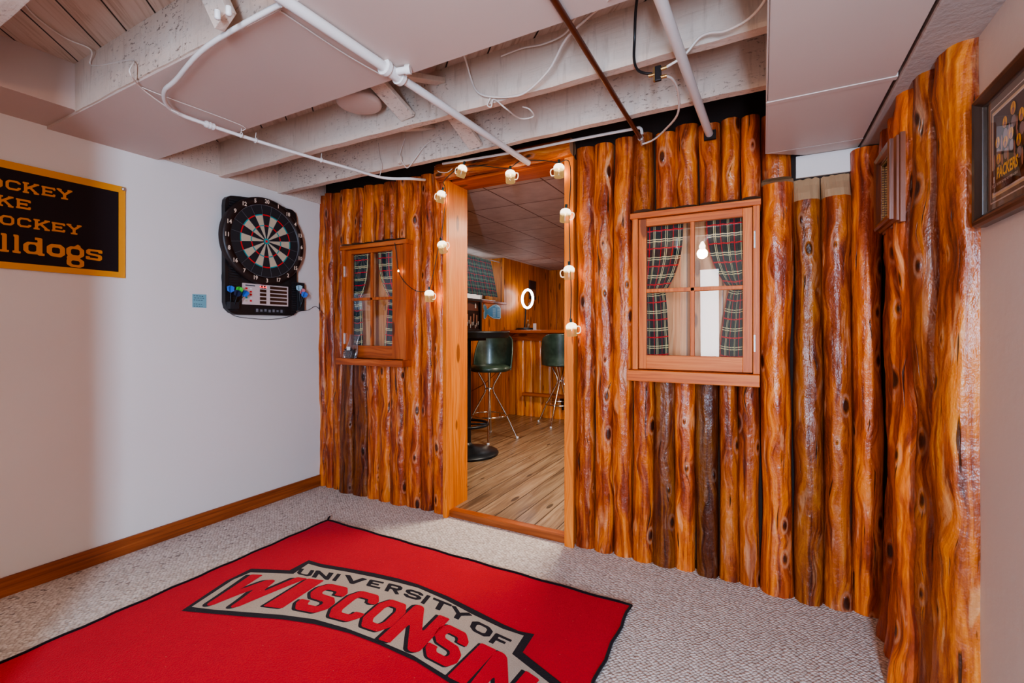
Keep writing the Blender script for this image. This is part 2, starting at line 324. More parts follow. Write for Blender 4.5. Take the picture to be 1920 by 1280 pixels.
# ------------------------------------------------------------------ mesh helper
class MB:
    def __init__(s): s.v = []; s.f = []; s.m = []; s.uv = []; s.sm = []
    def add(s, vs, fs, mat=0, uvs=None, smooth=False):
        o = len(s.v); s.v += [tuple(v) for v in vs]
        for i, f in enumerate(fs):
            s.f.append(tuple(o+k for k in f)); s.m.append(mat); s.sm.append(smooth)
            s.uv.append([uvs[k] for k in f] if uvs else None)
        return s
    def box(s, x0, x1, y0, y1, z0, z1, mat=0):
        x0, x1 = sorted((x0, x1)); y0, y1 = sorted((y0, y1)); z0, z1 = sorted((z0, z1))
        vs = [(x, y, z) for x in (x0, x1) for y in (y0, y1) for z in (z0, z1)]
        return s.add(vs, [(0, 1, 3, 2), (4, 6, 7, 5), (0, 4, 5, 1), (2, 3, 7, 6), (0, 2, 6, 4), (1, 5, 7, 3)], mat)
    def bar(s, a, b, w, h, up=(0, 0, 1), mat=0):
        a, b = Vector(a), Vector(b); d = (b-a).normalized(); r = d.cross(Vector(up)).normalized(); u = r.cross(d)
        vs = [p+r*(w/2*i)+u*(h/2*j) for p in (a, b) for i, j in ((-1, -1), (1, -1), (1, 1), (-1, 1))]
        return s.add(vs, [(3, 2, 1, 0), (4, 5, 6, 7), (0, 1, 5, 4), (1, 2, 6, 5), (2, 3, 7, 6), (3, 0, 4, 7)], mat)
    def tube(s, pts, r, n=10, mat=0, closed=False, smooth_path=0):
        pts = [Vector(p) for p in pts]
        if smooth_path: pts = catmull(pts, smooth_path, closed)
        N = len(pts); rs = r if isinstance(r, (list, tuple)) else [r]*N
        vs = []; prev = None
        for i, p in enumerate(pts):
            if closed: t = (pts[(i+1) % N]-pts[i-1]).normalized()
            else: t = (pts[min(i+1, N-1)]-pts[max(i-1, 0)]).normalized()
            if prev is None:
                a = Vector((0, 0, 1)) if abs(t.z) < .9 else Vector((1, 0, 0)); u = t.cross(a).normalized()
            else:
                u = (prev - t*prev.dot(t)).normalized()
            prev = u; w = t.cross(u)
            for k in range(n):
                an = 2*PI*k/n; vs.append(p+(u*math.cos(an)+w*math.sin(an))*rs[i])
        fs = []
        for i in range(N if closed else N-1):
            j = (i+1) % N
            for k in range(n): fs.append((i*n+k, i*n+(k+1) % n, j*n+(k+1) % n, j*n+k))
        s.add(vs, fs, mat, smooth=True)
        if not closed:
            s.add(vs[:n], [tuple(range(n))[::-1]], mat); s.add(vs[-n:], [tuple(range(n))], mat)
        return s
    def lathe(s, prof, c=(0, 0, 0), n=24, mat=0, axis='z', smooth=True, arc=2*PI, sx=1., sy=1.):
        vs = []; c = Vector(c); full = arc > 6.28; cnt = n if full else n+1
        for r, h in prof:
            for k in range(cnt):
                a = arc*k/n; p = (r*math.cos(a)*sx, r*math.sin(a)*sy, h)
                if axis == 'x': p = (p[2], p[0], p[1])
                if axis == 'y': p = (p[0], p[2], p[1])
                vs.append(c+Vector(p))
        fs = [(i*cnt+k, i*cnt+(k+1) % cnt, (i+1)*cnt+(k+1) % cnt, (i+1)*cnt+k) for i in range(len(prof)-1) for k in range(n)]
        return s.add(vs, fs, mat, smooth=smooth)
    def poly(s, pts, mat=0):
        return s.add(pts, [tuple(range(len(pts)))], mat)
    def prism(s, pts, off, mat=0, side=None):
        n = len(pts); off = Vector(off); a = [Vector(p) for p in pts]; b = [p+off for p in a]
        s.add(a, [tuple(range(n))[::-1]], mat); s.add(b, [tuple(range(n))], mat)
        return s.add(a+b, [(i, (i+1) % n, n+(i+1) % n, n+i) for i in range(n)], mat if side is None else side)
    def build(s, name, mats, parent=None, origin=None, bevel=0., color=None, vaxis=None):
        me = bpy.data.meshes.new(name)
        o = Vector(origin) if origin is not None else Vector((0, 0, 0))
        me.from_pydata([tuple(Vector(v)-o) for v in s.v], [], s.f)
        if not isinstance(mats, (list, tuple)): mats = [mats]
        for m in mats: me.materials.append(M[m] if isinstance(m, str) else m)
        me.polygons.foreach_set('material_index', s.m); me.polygons.foreach_set('use_smooth', s.sm)
        uvl = me.uv_layers.new(name='UVMap'); ox, oy = random.random()*20, random.random()*20
        if s.v:
            ex = [max(v[i] for v in s.v)-min(v[i] for v in s.v) for i in range(3)]; la = ex.index(max(ex)) if vaxis is None else vaxis
        for p in me.polygons:
            cu = s.uv[p.index]
            if cu is None:
                nn = [abs(c) for c in p.normal]; na = nn.index(max(nn))
                ax = [i for i in range(3) if i != na]
                if la in ax: ax.remove(la); va = la; ua = ax[0]
                else: ua, va = ax
            for j, li in enumerate(p.loop_indices):
                if cu is not None: uvl.data[li].uv = cu[j]
                else:
                    co = me.vertices[me.loops[li].vertex_index].co; uvl.data[li].uv = (co[ua]+ox, co[va]+oy)
        me.update()
        ob = bpy.data.objects.new(name, me); COL.objects.link(ob); ob.location = o
        if parent is not None:
            ob.parent = parent; ob.location = o-Vector(parent.get('_o', (0, 0, 0))) if True else o
        if color: ob.color = (*color, 1)
        if bevel:
            b = ob.modifiers.new('bevel', 'BEVEL'); b.width = bevel; b.segments = 2; b.limit_method = 'ANGLE'; b.angle_limit = .6
        return ob

def catmull(P, k, closed=False):
    out = []; n = len(P)
    for i in range(n if closed else n-1):
        if closed: p0, p1, p2, p3 = P[i-1], P[i], P[(i+1) % n], P[(i+2) % n]
        else: p0, p1, p2, p3 = P[max(i-1, 0)], P[i], P[i+1], P[min(i+2, n-1)]
        for j in range(k):
            t = j/k; out.append(.5*((2*p1)+(p2-p0)*t+(2*p0-5*p1+4*p2-p3)*t*t+(3*p1-p0-3*p2+p3)*t**3))
    if not closed: out.append(P[-1])
    return out

ORG = {}
def thing(name, label, cat, loc=(0, 0, 0), rz=0., group=None, kind=None):
    o = bpy.data.objects.new(name, None); COL.objects.link(o); o.location = loc; o.rotation_euler = (0, 0, rz); o.empty_display_size = .1
    if label: o['label'] = label
    if cat: o['category'] = cat
    if group: o['group'] = group
    if kind: o['kind'] = kind
    return o
def tag(o, label, cat, group=None, kind=None):
    if label: o['label'] = label
    if cat: o['category'] = cat
    if group: o['group'] = group
    if kind: o['kind'] = kind
    return o
def part(mb, name, mats, parent, world=True, **k):
    """mesh given in world coordinates, parented to an unrotated parent"""
    ob = mb.build(name, mats, None, **k); ob.parent = parent
    if world:
        p = parent; tot = Vector((0, 0, 0))
        while p is not None: tot += Vector(p.location); p = p.parent
        ob.location = Vector(ob.location)-tot
    return ob
def dup(root, loc=None, rz=None, label=None):
    def rec(o, par):
        c = o.copy(); COL.objects.link(c); c.parent = par
        for ch in list(o.children): rec(ch, c)
        return c
    r = rec(root, None)
    if loc is not None: r.location = loc
    if rz is not None: r.rotation_euler = (0, 0, rz)
    if label: r['label'] = label
    return r

# ------------------------------------------------------------------ stroke lettering
def oct_(x0, y0, x1, y1, c=.22): 
    w, h = (x1-x0)*c, (y1-y0)*c
    return [(x0+w, y0), (x1-w, y0), (x1, y0+h), (x1, y1-h), (x1-w, y1), (x0+w, y1), (x0, y1-h), (x0, y0+h)]
def gl(ch):
    O = oct_(.12, .12, .88, .88)
    D = {
     'O': [(O, 1)], 'o': [(O, 1)],
     'C': [([(.88, .70), (.88, .76), (.74, .88), (.26, .88), (.12, .72), (.12, .28), (.26, .12), (.74, .12), (.88, .24), (.88, .32)], 0)],
     'K': [([(.18, 0), (.18, 1)], 0), ([(.86, .95), (.22, .42)], 0), ([(.42, .58), (.86, .05)], 0)],
     'E': [([(.92, .88), (.16, .88), (.16, .12), (.92, .12)], 0), ([(.16, .5), (.72, .5)], 0)],
     'F': [([(.92, .88), (.16, .88), (.16, 0)], 0), ([(.16, .48), (.74, .48)], 0)],
     'Y': [([(.08, .98), (.5, .48), (.92, .98)], 0), ([(.5, .5), (.5, 0)], 0)],
     'L': [([(.16, 1), (.16, .12), (.9, .12)], 0)], 'I': [([(.5, 0), (.5, 1)], 0)],
     'H': [([(.16, 0), (.16, 1)], 0), ([(.84, 0), (.84, 1)], 0), ([(.16, .5), (.84, .5)], 0)],
     'W': [([(.10, 1), (.17, 0.03), (.5, .8), (.80, .03), (.92, 1)], 0)],
     'S': [([(.88, .68), (.88, .76), (.74, .88), (.26, .88), (.12, .76), (.12, .62), (.26, .52), (.74, .48), (.88, .38), (.88, .24), (.74, .12), (.26, .12), (.12, .24), (.12, .32)], 0)],
     's': [([(.9, .70), (.9, .88), (.2, .88), (.12, .8), (.12, .6), (.2, .54), (.82, .46), (.88, .4), (.88, .2), (.8, .12), (.1, .12), (.1, .3)], 0)],
     'N': [([(.14, 0), (.14, .97), (.86, .03), (.86, 1)], 0)],
     'U': [([(.14, 1), (.14, .26), (.28, .12), (.72, .12), (.86, .26), (.86, 1)], 0)],
     'V': [([(.1, 1), (.5, .08), (.9, 1)], 0)],
     'R': [([(.16, 0), (.16, .88), (.74, .88), (.86, .78), (.86, .58), (.74, .48), (.16, .48)], 0), ([(.5, .48), (.88, 0)], 0)],
     'T': [([(.04, .88), (.96, .88)], 0), ([(.5, .88), (.5, 0)], 0)],
     'P': [([(.16, 0), (.16, .88), (.74, .88), (.86, .78), (.86, .52), (.74, .42), (.16, .42)], 0)],
     'A': [([(.1, 0), (.5, .95), (.9, 0)], 0), ([(.26, .32), (.74, .32)], 0)],
     'l': [([(.2, .95), (.5, .95), (.5, .06)], 0), ([(.1, .06), (.9, .06)], 0)],
     'd': [(oct_(.1, .1, .72, .66), 1), ([(.56, .95), (.78, .95), (.78, .05), (.98, .05)], 0)],
     'g': [(oct_(.12, .5, .88, .90), 1), ([(.5, .9), (.72, 1.02)], 0), ([(.06, .44), (.3, .40), (.12, .34)], 0), (oct_(.14, .05, .88, .36), 1)],
     'B': [([(.16, .08), (.16, .92), (.76, .92), (.86, .82), (.86, .6), (.76, .5), (.16, .5)], 0), ([(.76, .5), (.9, .4), (.9, .2), (.78, .08), (.16, .08)], 0)],
     'u': [([(.16, .95), (.16, .2), (.28, .1), (.76, .1)], 0), ([(.8, .95), (.8, .06), (.96, .06)], 0)],
    }
    return D[ch]
SERIF = {'K': [((.0, .05), (.38, .05)), ((0, .95), (.38, .95)), ((.66, .95), (1, .95)), ((.66, .05), (1, .05))],
         'Y': [((0, .94), (.32, .94)), ((.68, .94), (1, .94)), ((.28, .05), (.72, .05))], 'I': [((.2, .05), (.8, .05)), ((.2, .95), (.8, .95))],
         'H': [((0, .05), (.34, .05)), ((0, .95), (.34, .95)), ((.66, .05), (1, .05)), ((.66, .95), (1, .95))],
         'E': [((0, .9), (.2, .9)), ((0, .1), (.2, .1)), ((.90, .7), (.90, .9)), ((.90, .1), (.90, .3)), ((.68, .38), (.68, .62))],
         'L': [((0, .95), (.36, .95)), ((0, .1), (.2, .1)), ((.9, .1), (.9, .34))]}
def stroke(mb, ch, fmap, tx, ty, mat, off=(0, 0), serif=False, n=34):
    """the union of all strokes of glyph ch, cut out on a grid (marching squares)"""
    boxes = []; discs = []
    sc = lambda p: Vector((p[0]/tx, p[1]/ty))
    for pts, cl in gl(ch):
        m = len(pts)
        for i in range(m if cl else m-1): boxes.append((sc(pts[i]), sc(pts[(i+1) % m]), 0 if cl else .25, 1.))
        for i in range(m):
            if cl or 0 < i < m-1: discs.append(sc(pts[i]))
    if serif:
        for a, b in SERIF.get(ch, []): boxes.append((sc(a), sc(b), 0, .85))
    B = []
    for a, b, e, r in boxes:
        d = b-a; L = d.length
        if L > 1e-6: B.append((a, d/L, L, e, r))
    def val(x, y):
        px, py = x/tx, y/ty; v = -9.
        for a, d, L, e, r in B:
            qx, qy = px-a.x, py-a.y; t = qx*d.x+qy*d.y; w = abs(qx*d.y-qy*d.x)
            q = min(r-w, t+e, L+e-t)
            if q > v: v = q
        for c in discs:
            q = 1.-math.hypot(px-c.x, py-c.y)
            if q > v: v = q
        return v
    lo, hi = -.22, 1.22; st = (hi-lo)/n
    V = [[val(lo+st*i, lo+st*j) for i in range(n+1)] for j in range(n+1)]
    vs = []; fs = []; ids = {}
    def vid(x, y):
        k = (round(x*1e5), round(y*1e5))
        if k not in ids: ids[k] = len(vs); vs.append(fmap(x+off[0], y+off[1]))
        return ids[k]
    for j in range(n):
        for i in range(n):
            cs = [(i, j), (i+1, j), (i+1, j+1), (i, j+1)]; vv = [V[b][a] for a, b in cs]
            if max(vv) <= 0: continue
            poly = []
            for k in range(4):
                (a, b), (c, d) = cs[k], cs[(k+1) % 4]; v0, v1 = vv[k], vv[(k+1) % 4]
                if v0 > 0: poly.append(vid(lo+st*a, lo+st*b))
                if (v0 > 0) != (v1 > 0):
                    t = v0/(v0-v1); poly.append(vid(lo+st*(a+(c-a)*t), lo+st*(b+(d-b)*t)))
            if len(set(poly)) >= 3 and len(set(poly)) == len(poly): fs.append(tuple(poly))
    mb.add(vs, fs, mat)
def quadmap(tl, tr, br, bl, proj):
    """homography-free bilinear map between four projected corners"""
    TL, TR, BR, BL = [Vector(proj(*p)) for p in (tl, tr, br, bl)]
    return lambda u, v: (BL*(1-u)+BR*u)*(1-v)+(TL*(1-u)+TR*u)*v
def text_mesh(mb, s, size, fmap, mat=0, align='CENTER', offset=0.):
    cu = bpy.data.curves.new('t', 'FONT'); cu.body = s; cu.size = size; cu.align_x = align; cu.align_y = 'CENTER'; cu.offset = offset
    cu.resolution_u = 2; ob = bpy.data.objects.new('t', cu); COL.objects.link(ob)
    dg = bpy.context.evaluated_depsgraph_get(); me = bpy.data.meshes.new_from_object(ob.evaluated_get(dg))
    mb.add([fmap(v.co.x, v.co.y) for v in me.vertices], [tuple(p.vertices) for p in me.polygons], mat)
    bpy.data.objects.remove(ob); bpy.data.curves.remove(cu); bpy.data.meshes.remove(me)

# =================================================================== SETTING
XL, YB, YF = -2.81, 2.33, 2.46          # left wall, log wall backing, bar side of that wall
ZC = 2.03                                # underside of ceiling boards
def struct(mb, name, mats, **k):
    o = mb.build(name, mats, **k); o['kind'] = 'structure'; return o
struct(MB().box(XL-.1, 1.2, -2.6, YB, -.1, 0), 'floor', 'carpet')
struct(MB().box(-2.95, 2.2, YB, 6.7, -.1, .04), 'floor', 'plank', vaxis=1)
struct(MB().box(XL-.1, XL, -2.6, YB+.13, 0, ZC), 'wall_left', 'wall')
o = struct(MB().box(XL, XL+.012, -2.6, 2.30, 0, .082), 'baseboard_left', 'base', bevel=.002)
# right wall
struct(MB().box(.47, .60, -2.6, YF, 0, 1.86), 'wall_right', 'wall_rough')
struct(MB().box(.345, .60, -2.6, YF, 1.845, 2.30), 'trim_1', 'soffit', bevel=.006)
# unseen wall behind the photographer, ending where it cuts the daylight; cased door
mb = MB().box(XL-.1, -.78, -.62, -.5, 0, 2.22); struct(mb, 'wall_rear', 'wall')
dr = thing('door_1', None, None, (-1.2, -.48, 0), kind='structure')
part(MB().box(-1.52, -1.45, -.5, -.47, 0, 1.95).box(-.80, -.73, -.5, -.47, 0, 1.95).box(-1.52, -.73, -.5, -.47, 1.88, 1.95), 'door_casing', 'pine', dr, bevel=.004)
part(MB().box(-1.45, -.80, -.5, -.485, 0.01, 1.88), 'door_leaf', 'wall_rough', dr)
part(MB().lathe([(0, -.455), (.022, -.452), (.026, -.44), (.01, -.43), (.01, -.485)], (-.86, 0, .95), 14, axis='y'), 'door_knob', 'brass', dr)
# subfloor overhead
struct(MB().box(-3.0, 1.2, -2.6, YF, 2.22, 2.27), 'ceiling', 'subfloor')

# log wall carcass: boxes round the doorway and the two window niches
DX0, DX1 = -1.657, -.905
wl = thing('wall_far', None, None, (0, YB, 0), kind='structure')
W1 = (-2.60, -1.960, .93, 1.66); W2 = (-.60, -.03, .93, 1.65)
mb = MB(); y0, y1 = YB, YF
def wall_piece(xa, xb, za, zb): mb.box(xa, xb, y0, y1, za, zb)
for xa, xb, W in ((XL, DX0-.04, W1), (DX1+.04, .60, W2)):
    wall_piece(xa, W[0], 0, 2.22); wall_piece(W[1], xb, 0, 2.22); wall_piece(W[0], W[1], 0, W[2]); wall_piece(W[0], W[1], W[3], 2.22)
wall_piece(DX0-.04, DX1+.04, 2.03, 2.22)
part(mb, 'wall_core', 'gap_shade', wl)  # painted dark to read as shade above and between the logs
mb = MB()
for W in (W1, W2):
    mb.box(W[0], W[1], YF-.055, YF+.002, W[2], W[3]).box(W[0], W[0]+.004, YB, YF-.05, W[2], W[3]).box(W[1]-.004, W[1], YB, YF-.05, W[2], W[3]).box(W[0], W[1], YB, YF-.05, W[2], W[2]+.004).box(W[0], W[1], YB, YF-.05, W[3]-.004, W[3])
part(mb, 'niche_back', 'niche', wl, vaxis=2)

# ------------------------------------------------------------------ logs
def make_log(a0, a1, zb, zt, back, depth, seed, tint, axis='x', chamfer=0., flare=0., parent=wl, wob=1., mat='log'):
    """half-round log; a = coordinate along the wall; 'back' = wall plane; the bulge faces the room"""
    rnd = random.Random(seed); n = 14; L = zt-zb; nz = max(6, int(L/.035))
    ph = [rnd.uniform(0, 6.28) for _ in range(8)]; c0 = (a0+a1)/2; w0 = (a1-a0)
    kn = [(rnd.uniform(zb, zt), rnd.uniform(.2, .8)*PI, rnd.uniform(.25, 1.)*.010) for _ in range(int(L*3.2))]
    vs = []; uvs = []; ou, ov = rnd.random()*40, rnd.random()*40
    arc = [0.]
    for k in range(n):
        p, q = [(-math.cos(PI*t/n)*w0/2, math.sin(PI*t/n)**.5*depth) for t in (k, k+1)]; arc.append(arc[-1]+math.dist(p, q))
    for i in range(nz+1):
        z = zb+L*i/nz; zz = z*1.
        c = c0+wob*w0*(.035*math.sin(2.3*zz+ph[0])+.02*math.sin(6.1*zz+ph[1])+.012*math.sin(14*zz+ph[2]))
        w = w0*(1+.05*math.sin(3.1*zz+ph[3])+.03*math.sin(9*zz+ph[4]))*1.0
        dp = depth*(1+.10*math.sin(2.7*zz+ph[5])+.06*math.sin(8*zz+ph[6])+.03*math.sin(19*zz+ph[7]))
        fl = flare*max(0, 1-(z-zb)/.25)**2; w *= 1+fl; dp *= 1+fl
        if chamfer and z > zt-chamfer: dp *= max(.04, (zt-z)/chamfer)
        row = []
        for k in range(n+1):
            th = PI*k/n; x = -math.cos(th); y = math.sin(th)**.50
            r = 1.
            ex = 0.
            for kz, kt, ka in kn:
                g_ = math.exp(-((z-kz)/.035)**2-((th-kt)/.4)**2); ex += ka*g_
            jit = .0022*math.sin(31*z+7*th+ph[1])*math.sin(17*z-5*th+ph[2])+.0018*math.sin(9*th+ph[3]+3*z)
            a = c+x*w/2*1.01; out = dp*y+(ex+jit)*math.sin(th)
            row.append((a, out)); uvs.append((ou+arc[k], ov+z))
        for a, out in row:
            vs.append((a, back-out, z) if axis == 'x' else (back-out, a, z))
    fs = []
    for i in range(nz):
        endface = chamfer and (zb+L*(i+.5)/nz) > zt-chamfer
        for k in range(n):
            q = (i*(n+1)+k, i*(n+1)+k+1, (i+1)*(n+1)+k+1, (i+1)*(n+1)+k)
            fs.append((q if axis == 'x' else q[::-1], endface))
    mb = MB(); N = n+1
    mb.add(vs, [f for f, e in fs if not e], 0, uvs, True)
    if chamfer: mb.add(vs, [f for f, e in fs if e], 1, uvs, False)
    top = list(range(nz*N, nz*N+N)); bot = list(range(0, N))[::-1]
    if axis != 'x': top = top[::-1]; bot = bot[::-1]
    mb.add(vs, [tuple(top), tuple(bot)], 1 if not chamfer else 1, uvs)
    org = ((a0+a1)/2, back, zb) if axis == 'x' else (back, (a0+a1)/2, zb)
    return part(mb, 'log', [mat, 'endgrain'], parent, origin=org, color=tint)

def T(l, r=1., g=1., b=1.): return (l*r, l*g, l*b)
def pxx(px, y=2.295): return PY(px, HY, y).x
sd = 100
def run(bounds, zb, zt, tones, ztf=None, dp=(.052, .078), gap=.0004, **k):
    global sd
    for i in range(len(bounds)-1):
        sd += 1; a, b = pxx(bounds[i]), pxx(bounds[i+1]); w = b-a
        rr = random.Random(sd*3); top = (zt if ztf is None else ztf(b))+rr.uniform(-.008, .012)
        make_log(a+gap, b-gap, zb, top, YB+.004, min(dp[1], max(dp[0], w*.62))*rr.uniform(.92, 1.08), sd, tones[i], **k)
ztop = lambda x: 2.066+max(0, -(x+.9))*.016
LT = [T(1.0), T(.95, 1, .95), T(.8), T(1.05), T(.9, 1, .9), T(1.12, 1, 1.05), T(.9), T(1., 1, 1), T(1.1), T(.95), T(.85, .95, .9), T(1.05)]
# left part: full height at both ends, cut round window_1
run([595, 609, 624, 640], -.003, 2.03, [T(.98), T(.9, 1, .92), T(.78)], ztop, (.04, .06))
run([640, 659, 681, 701, 721, 741, 760], 1.715, 2.03, [T(1.1), T(.98), T(1.12), T(1.0), T(.86), T(1.08)], ztop, (.045, .065))
run([640, 663, 690, 712, 733, 760], -.003, .93, [T(.42, .78, .8), T(.46, .74, .75), T(1.0), T(1.0), T(.9, .95, .9)], None, (.045, .068), flare=.06)
run([760, 789, 812, 834], -.003, 2.03, [T(1.05, 1, .98), T(.88, .95, .9), T(1.12)], ztop, (.05, .07))
# right part
run([1079, 1114, 1149, 1186], -.003, 2.066, [T(.85, .95, .92), T(.98), T(1.0)], ztop, (.06, .082), flare=.04)
run([1186, 1226, 1266, 1310, 1352, 1387, 1425], 1.700, 2.066, [T(.66, .98, 1.0), T(1.08), T(.95), T(1.05), T(.92), T(1.15, 1, .95)], ztop, (.06, .08))
run([1186, 1224, 1265, 1304, 1348, 1385, 1424], -.003, .93, [T(1.0, 1, 1.05), T(.52, .72, .8), T(1.1), T(.42, .66, .8), T(.85, .85, .85), T(.92, .86, .85)], None, (.06, .08), flare=.03)
a, b = pxx(1427), pxx(1487)
make_log(a+.0, b-.0, -.003, 1.775, YB+.004, .092, 301, T(1.08, 1, .98), chamfer=.02, flare=.05)
make_log(a+.004, b-.004, 1.775, 2.05, YB+.004, .055, 302, T(.8))
make_log(pxx(1488), pxx(1542)-.0005, -.003, 1.765, YB+.004, .085, 303, T(.72, .8, .9), chamfer=.10, flare=.04)
make_log(pxx(1542)+.0005, pxx(1597), -.003, 1.765, YB+.004, .085, 304, T(.88, .9, .9), chamfer=.09, flare=.04)
make_log(pxx(1597)+.0005, pxx(1650)+.01, -.003, 1.84, YB+.004, .085, 305, T(1.1, 1, .95))
# trim behind the cut logs under the duct
part(MB().box(.125, .345, YB-.012, YB, 1.768, 1.86), 'wall_patch', 'wall_rough', wl)
# return of logs on the right wall
wr = thing('wall_right_logs', None, None, (.47, 1.9, 0), kind='structure')
for i, (ya, yb, dp, t, fl) in enumerate([(2.17, 2.25, .07, T(.85), .0), (2.085, 2.165, .085, T(.8, .9, .85), .12), (1.985, 2.08, .088, T(1.05), .12), (1.885, 1.98, .10, T(.95, .95, .9), .1),
                                         (1.79, 1.88, .112, T(1.12), .05), (1.69, 1.785, .086, T(.62, .92, .95), .06), (1.552, 1.685, .068, T(.78, 1.05, 1.15), .0)]):
    make_log(ya, yb, -.003, 1.846, .474, dp, 400+i, t, axis='y', flare=fl, parent=wr, wob=1.4)

# ------------------------------------------------------------------ doorway
d2 = thing('door_2', None, None, (-1.28, 2.36, 0), kind='structure')
part(MB().box(DX0-.04, DX0, 2.262, YF+.01, 0, 2.02), 'jamb', 'casing', d2, bevel=.003)
part(MB().box(pxx(834, 2.262), DX0-.0, 2.245, 2.262, 0, 2.02), 'casing', 'casing', d2, bevel=.002)
part(MB().box(DX1, DX1+.04, 2.262, YF+.01, 0.0, 2.02), 'jamb', 'casing', d2, bevel=.003)
part(MB().box(DX1, DX1+.05, 2.245, 2.262, 0.0, 2.10), 'casing', 'casing', d2, bevel=.002)
part(MB().box(DX0, DX1, 2.30, YF+.01, 2.012, 2.032), 'head_jamb', 'pine_dark', d2, bevel=.002)
# header pole (flattened log)
mb = MB(); n = 12; xs = [DX0-.05+(DX1-DX0+.10)*i/24 for i in range(25)]; vs = []; uvs = []
for i, x in enumerate(xs):
    zc = 2.055+.004*math.sin(7*x); hh = .047+.004*math.sin(11*x+1)
    for k in range(n):
        a_ = 2*PI*k/n; vs.append((x, 2.235+.045*abs(math.cos(a_))**.7*math.copysign(1, math.cos(a_)), zc+hh*math.sin(a_))); uvs.append((5+a_*.05, x+3))
mb.add(vs, [(i*n+k, i*n+(k+1) % n, (i+1)*n+(k+1) % n, (i+1)*n+k) for i in range(24) for k in range(n)], 0, uvs, True)
mb.add(vs, [tuple(range(n))[::-1], tuple(24*n+k for k in range(n))], 1, uvs)
part(mb, 'header_log', ['log', 'endgrain'], d2, color=T(.72, .9, .9))
part(MB().box(DX0, DX1, 2.275, YB, .0, .041), 'threshold', 'base', d2, bevel=.003, color=(1.1, 1.1, 1.1))

# ------------------------------------------------------------------ windows in the log wall
def curtain(mb, x_out, x_top, x_tie, x_bot, zt, ztie, zb, y, amp=.008, waves=4.5, mat=0):
    """x_out: edge at the frame; the other edge runs x_top -> x_tie -> x_bot"""
    nu, nv = 48, 40; vs = []; uvs = []; W = abs(x_top-x_out)*1.5
    for j in range(nv+1):
        z = zt+(zb-zt)*j/nv
        if z > ztie:
            t = (zt-z)/(zt-ztie); s_ = t**2.6; inner = x_top*(1-s_)+x_tie*s_
        else:
            t = (ztie-z)/(ztie-zb); s_ = min(1, t*1.3)**.6; inner = x_tie*(1-s_)+x_bot*s_
        for i in range(nu+1):
            u = i/nu; x = x_out+(inner-x_out)*u
            gat = abs(inner-x_out)/abs(x_top-x_out); am = amp*(1.6-.7*gat)
            vs.append((x, y+am*math.sin(u*waves*2*PI+.6*math.sin(z*9)), z)); uvs.append((u*W+.01, z+.02*math.sin(u*PI)*(1-gat)))
    fs = [(j*(nu+1)+i, j*(nu+1)+i+1, (j+1)*(nu+1)+i+1, (j+1)*(nu+1)+i) for j in range(nv) for i in range(nu)]
    mb.add(vs, fs, mat, uvs, True)
def make_window(n, X0, X1, Z0, Z1, GX0, GX1, GZ0, GZ1, zm, sill_z, wood, label_side, hinge_x, panes_inner):
    yf, yb_ = 2.205, YB+.004
    w = thing('window_%d' % n, None, None, ((X0+X1)/2, 2.27, Z0), kind='structure')
    t = .026
    mb = MB().box(X0, X0+t, yf, yb_, Z0, Z1-t).box(X1-t, X1, yf, yb_, Z0, Z1-t)
    part(mb, 'window_frame', wood, w, bevel=.002)
    part(MB().box(X0-.01, X1+.004, yf-.004, yb_, Z1-t, Z1), 'head_trim', wood, w, bevel=.002)
    part(MB().box(X0-.016, X1+.0, yf-.035, yb_, sill_z, Z0), 'window_sill', wood, w, bevel=.003)
    s = MB(); ys0, ys1 = yf+.012, yf+.036
    s.box(X0+t+.002, GX0, ys0, ys1, Z0+.004, Z1-t-.003).box(GX1, X1-t-.002, ys0, ys1, Z0+.004, Z1-t-.003)
    part(s, 'sash_stile', wood, w, bevel=.0015)
    part(MB().box(GX0, GX1, ys0, ys1, GZ1, Z1-t-.003), 'sash_rail', wood, w, bevel=.0015)
    part(MB().box(GX0, GX1, ys0, ys1, Z0+.004, GZ0), 'sash_rail', wood, w, bevel=.0015)
    gm = (GX0+GX1)/2
    part(MB().box(gm-.009, gm+.009, ys0+.002, ys1-.004, GZ0, GZ1).box(GX0, GX1, ys0+.002, ys1-.004, zm-.009, zm+.009), 'muntin', wood, w, bevel=.002)
    part(MB().poly([(GX0-.004, ys0+.013, GZ0-.004), (GX1+.004, ys0+.013, GZ0-.004), (GX1+.004, ys0+.013, GZ1+.004), (GX0-.004, ys0+.013, GZ1+.004)]), 'window_pane', 'pane', w)
    for z in (Z0+.13, Z1-.17):
        part(MB().box(hinge_x-.003, hinge_x+.003, yf-.004, yf+.02, z-.035, z+.035).tube([(hinge_x, yf-.002, z-.036), (hinge_x, yf-.002, z+.036)], .0035, 8), 'hinge', 'steel', w)
    return w
w1 = make_window(1, -2.498, -1.934, .935, 1.683, -2.421, -2.057, 1.020, 1.625, 1.325, .893, 'pine_dark', 'l', -2.470, 0)
w2 = make_window(2, -.544, -.010, .935, 1.672, -.481, -.075, 1.004, 1.608, 1.305, .884, 'pine', 'r', -.030, 0)
part(MB().box(-.37, -.30, 2.30, 2.325, W2[2], W2[3]).box(-.53, -.03, 2.425, 2.44, 1.265, 1.29), 'niche_trim', 'pine', w2) if False else None
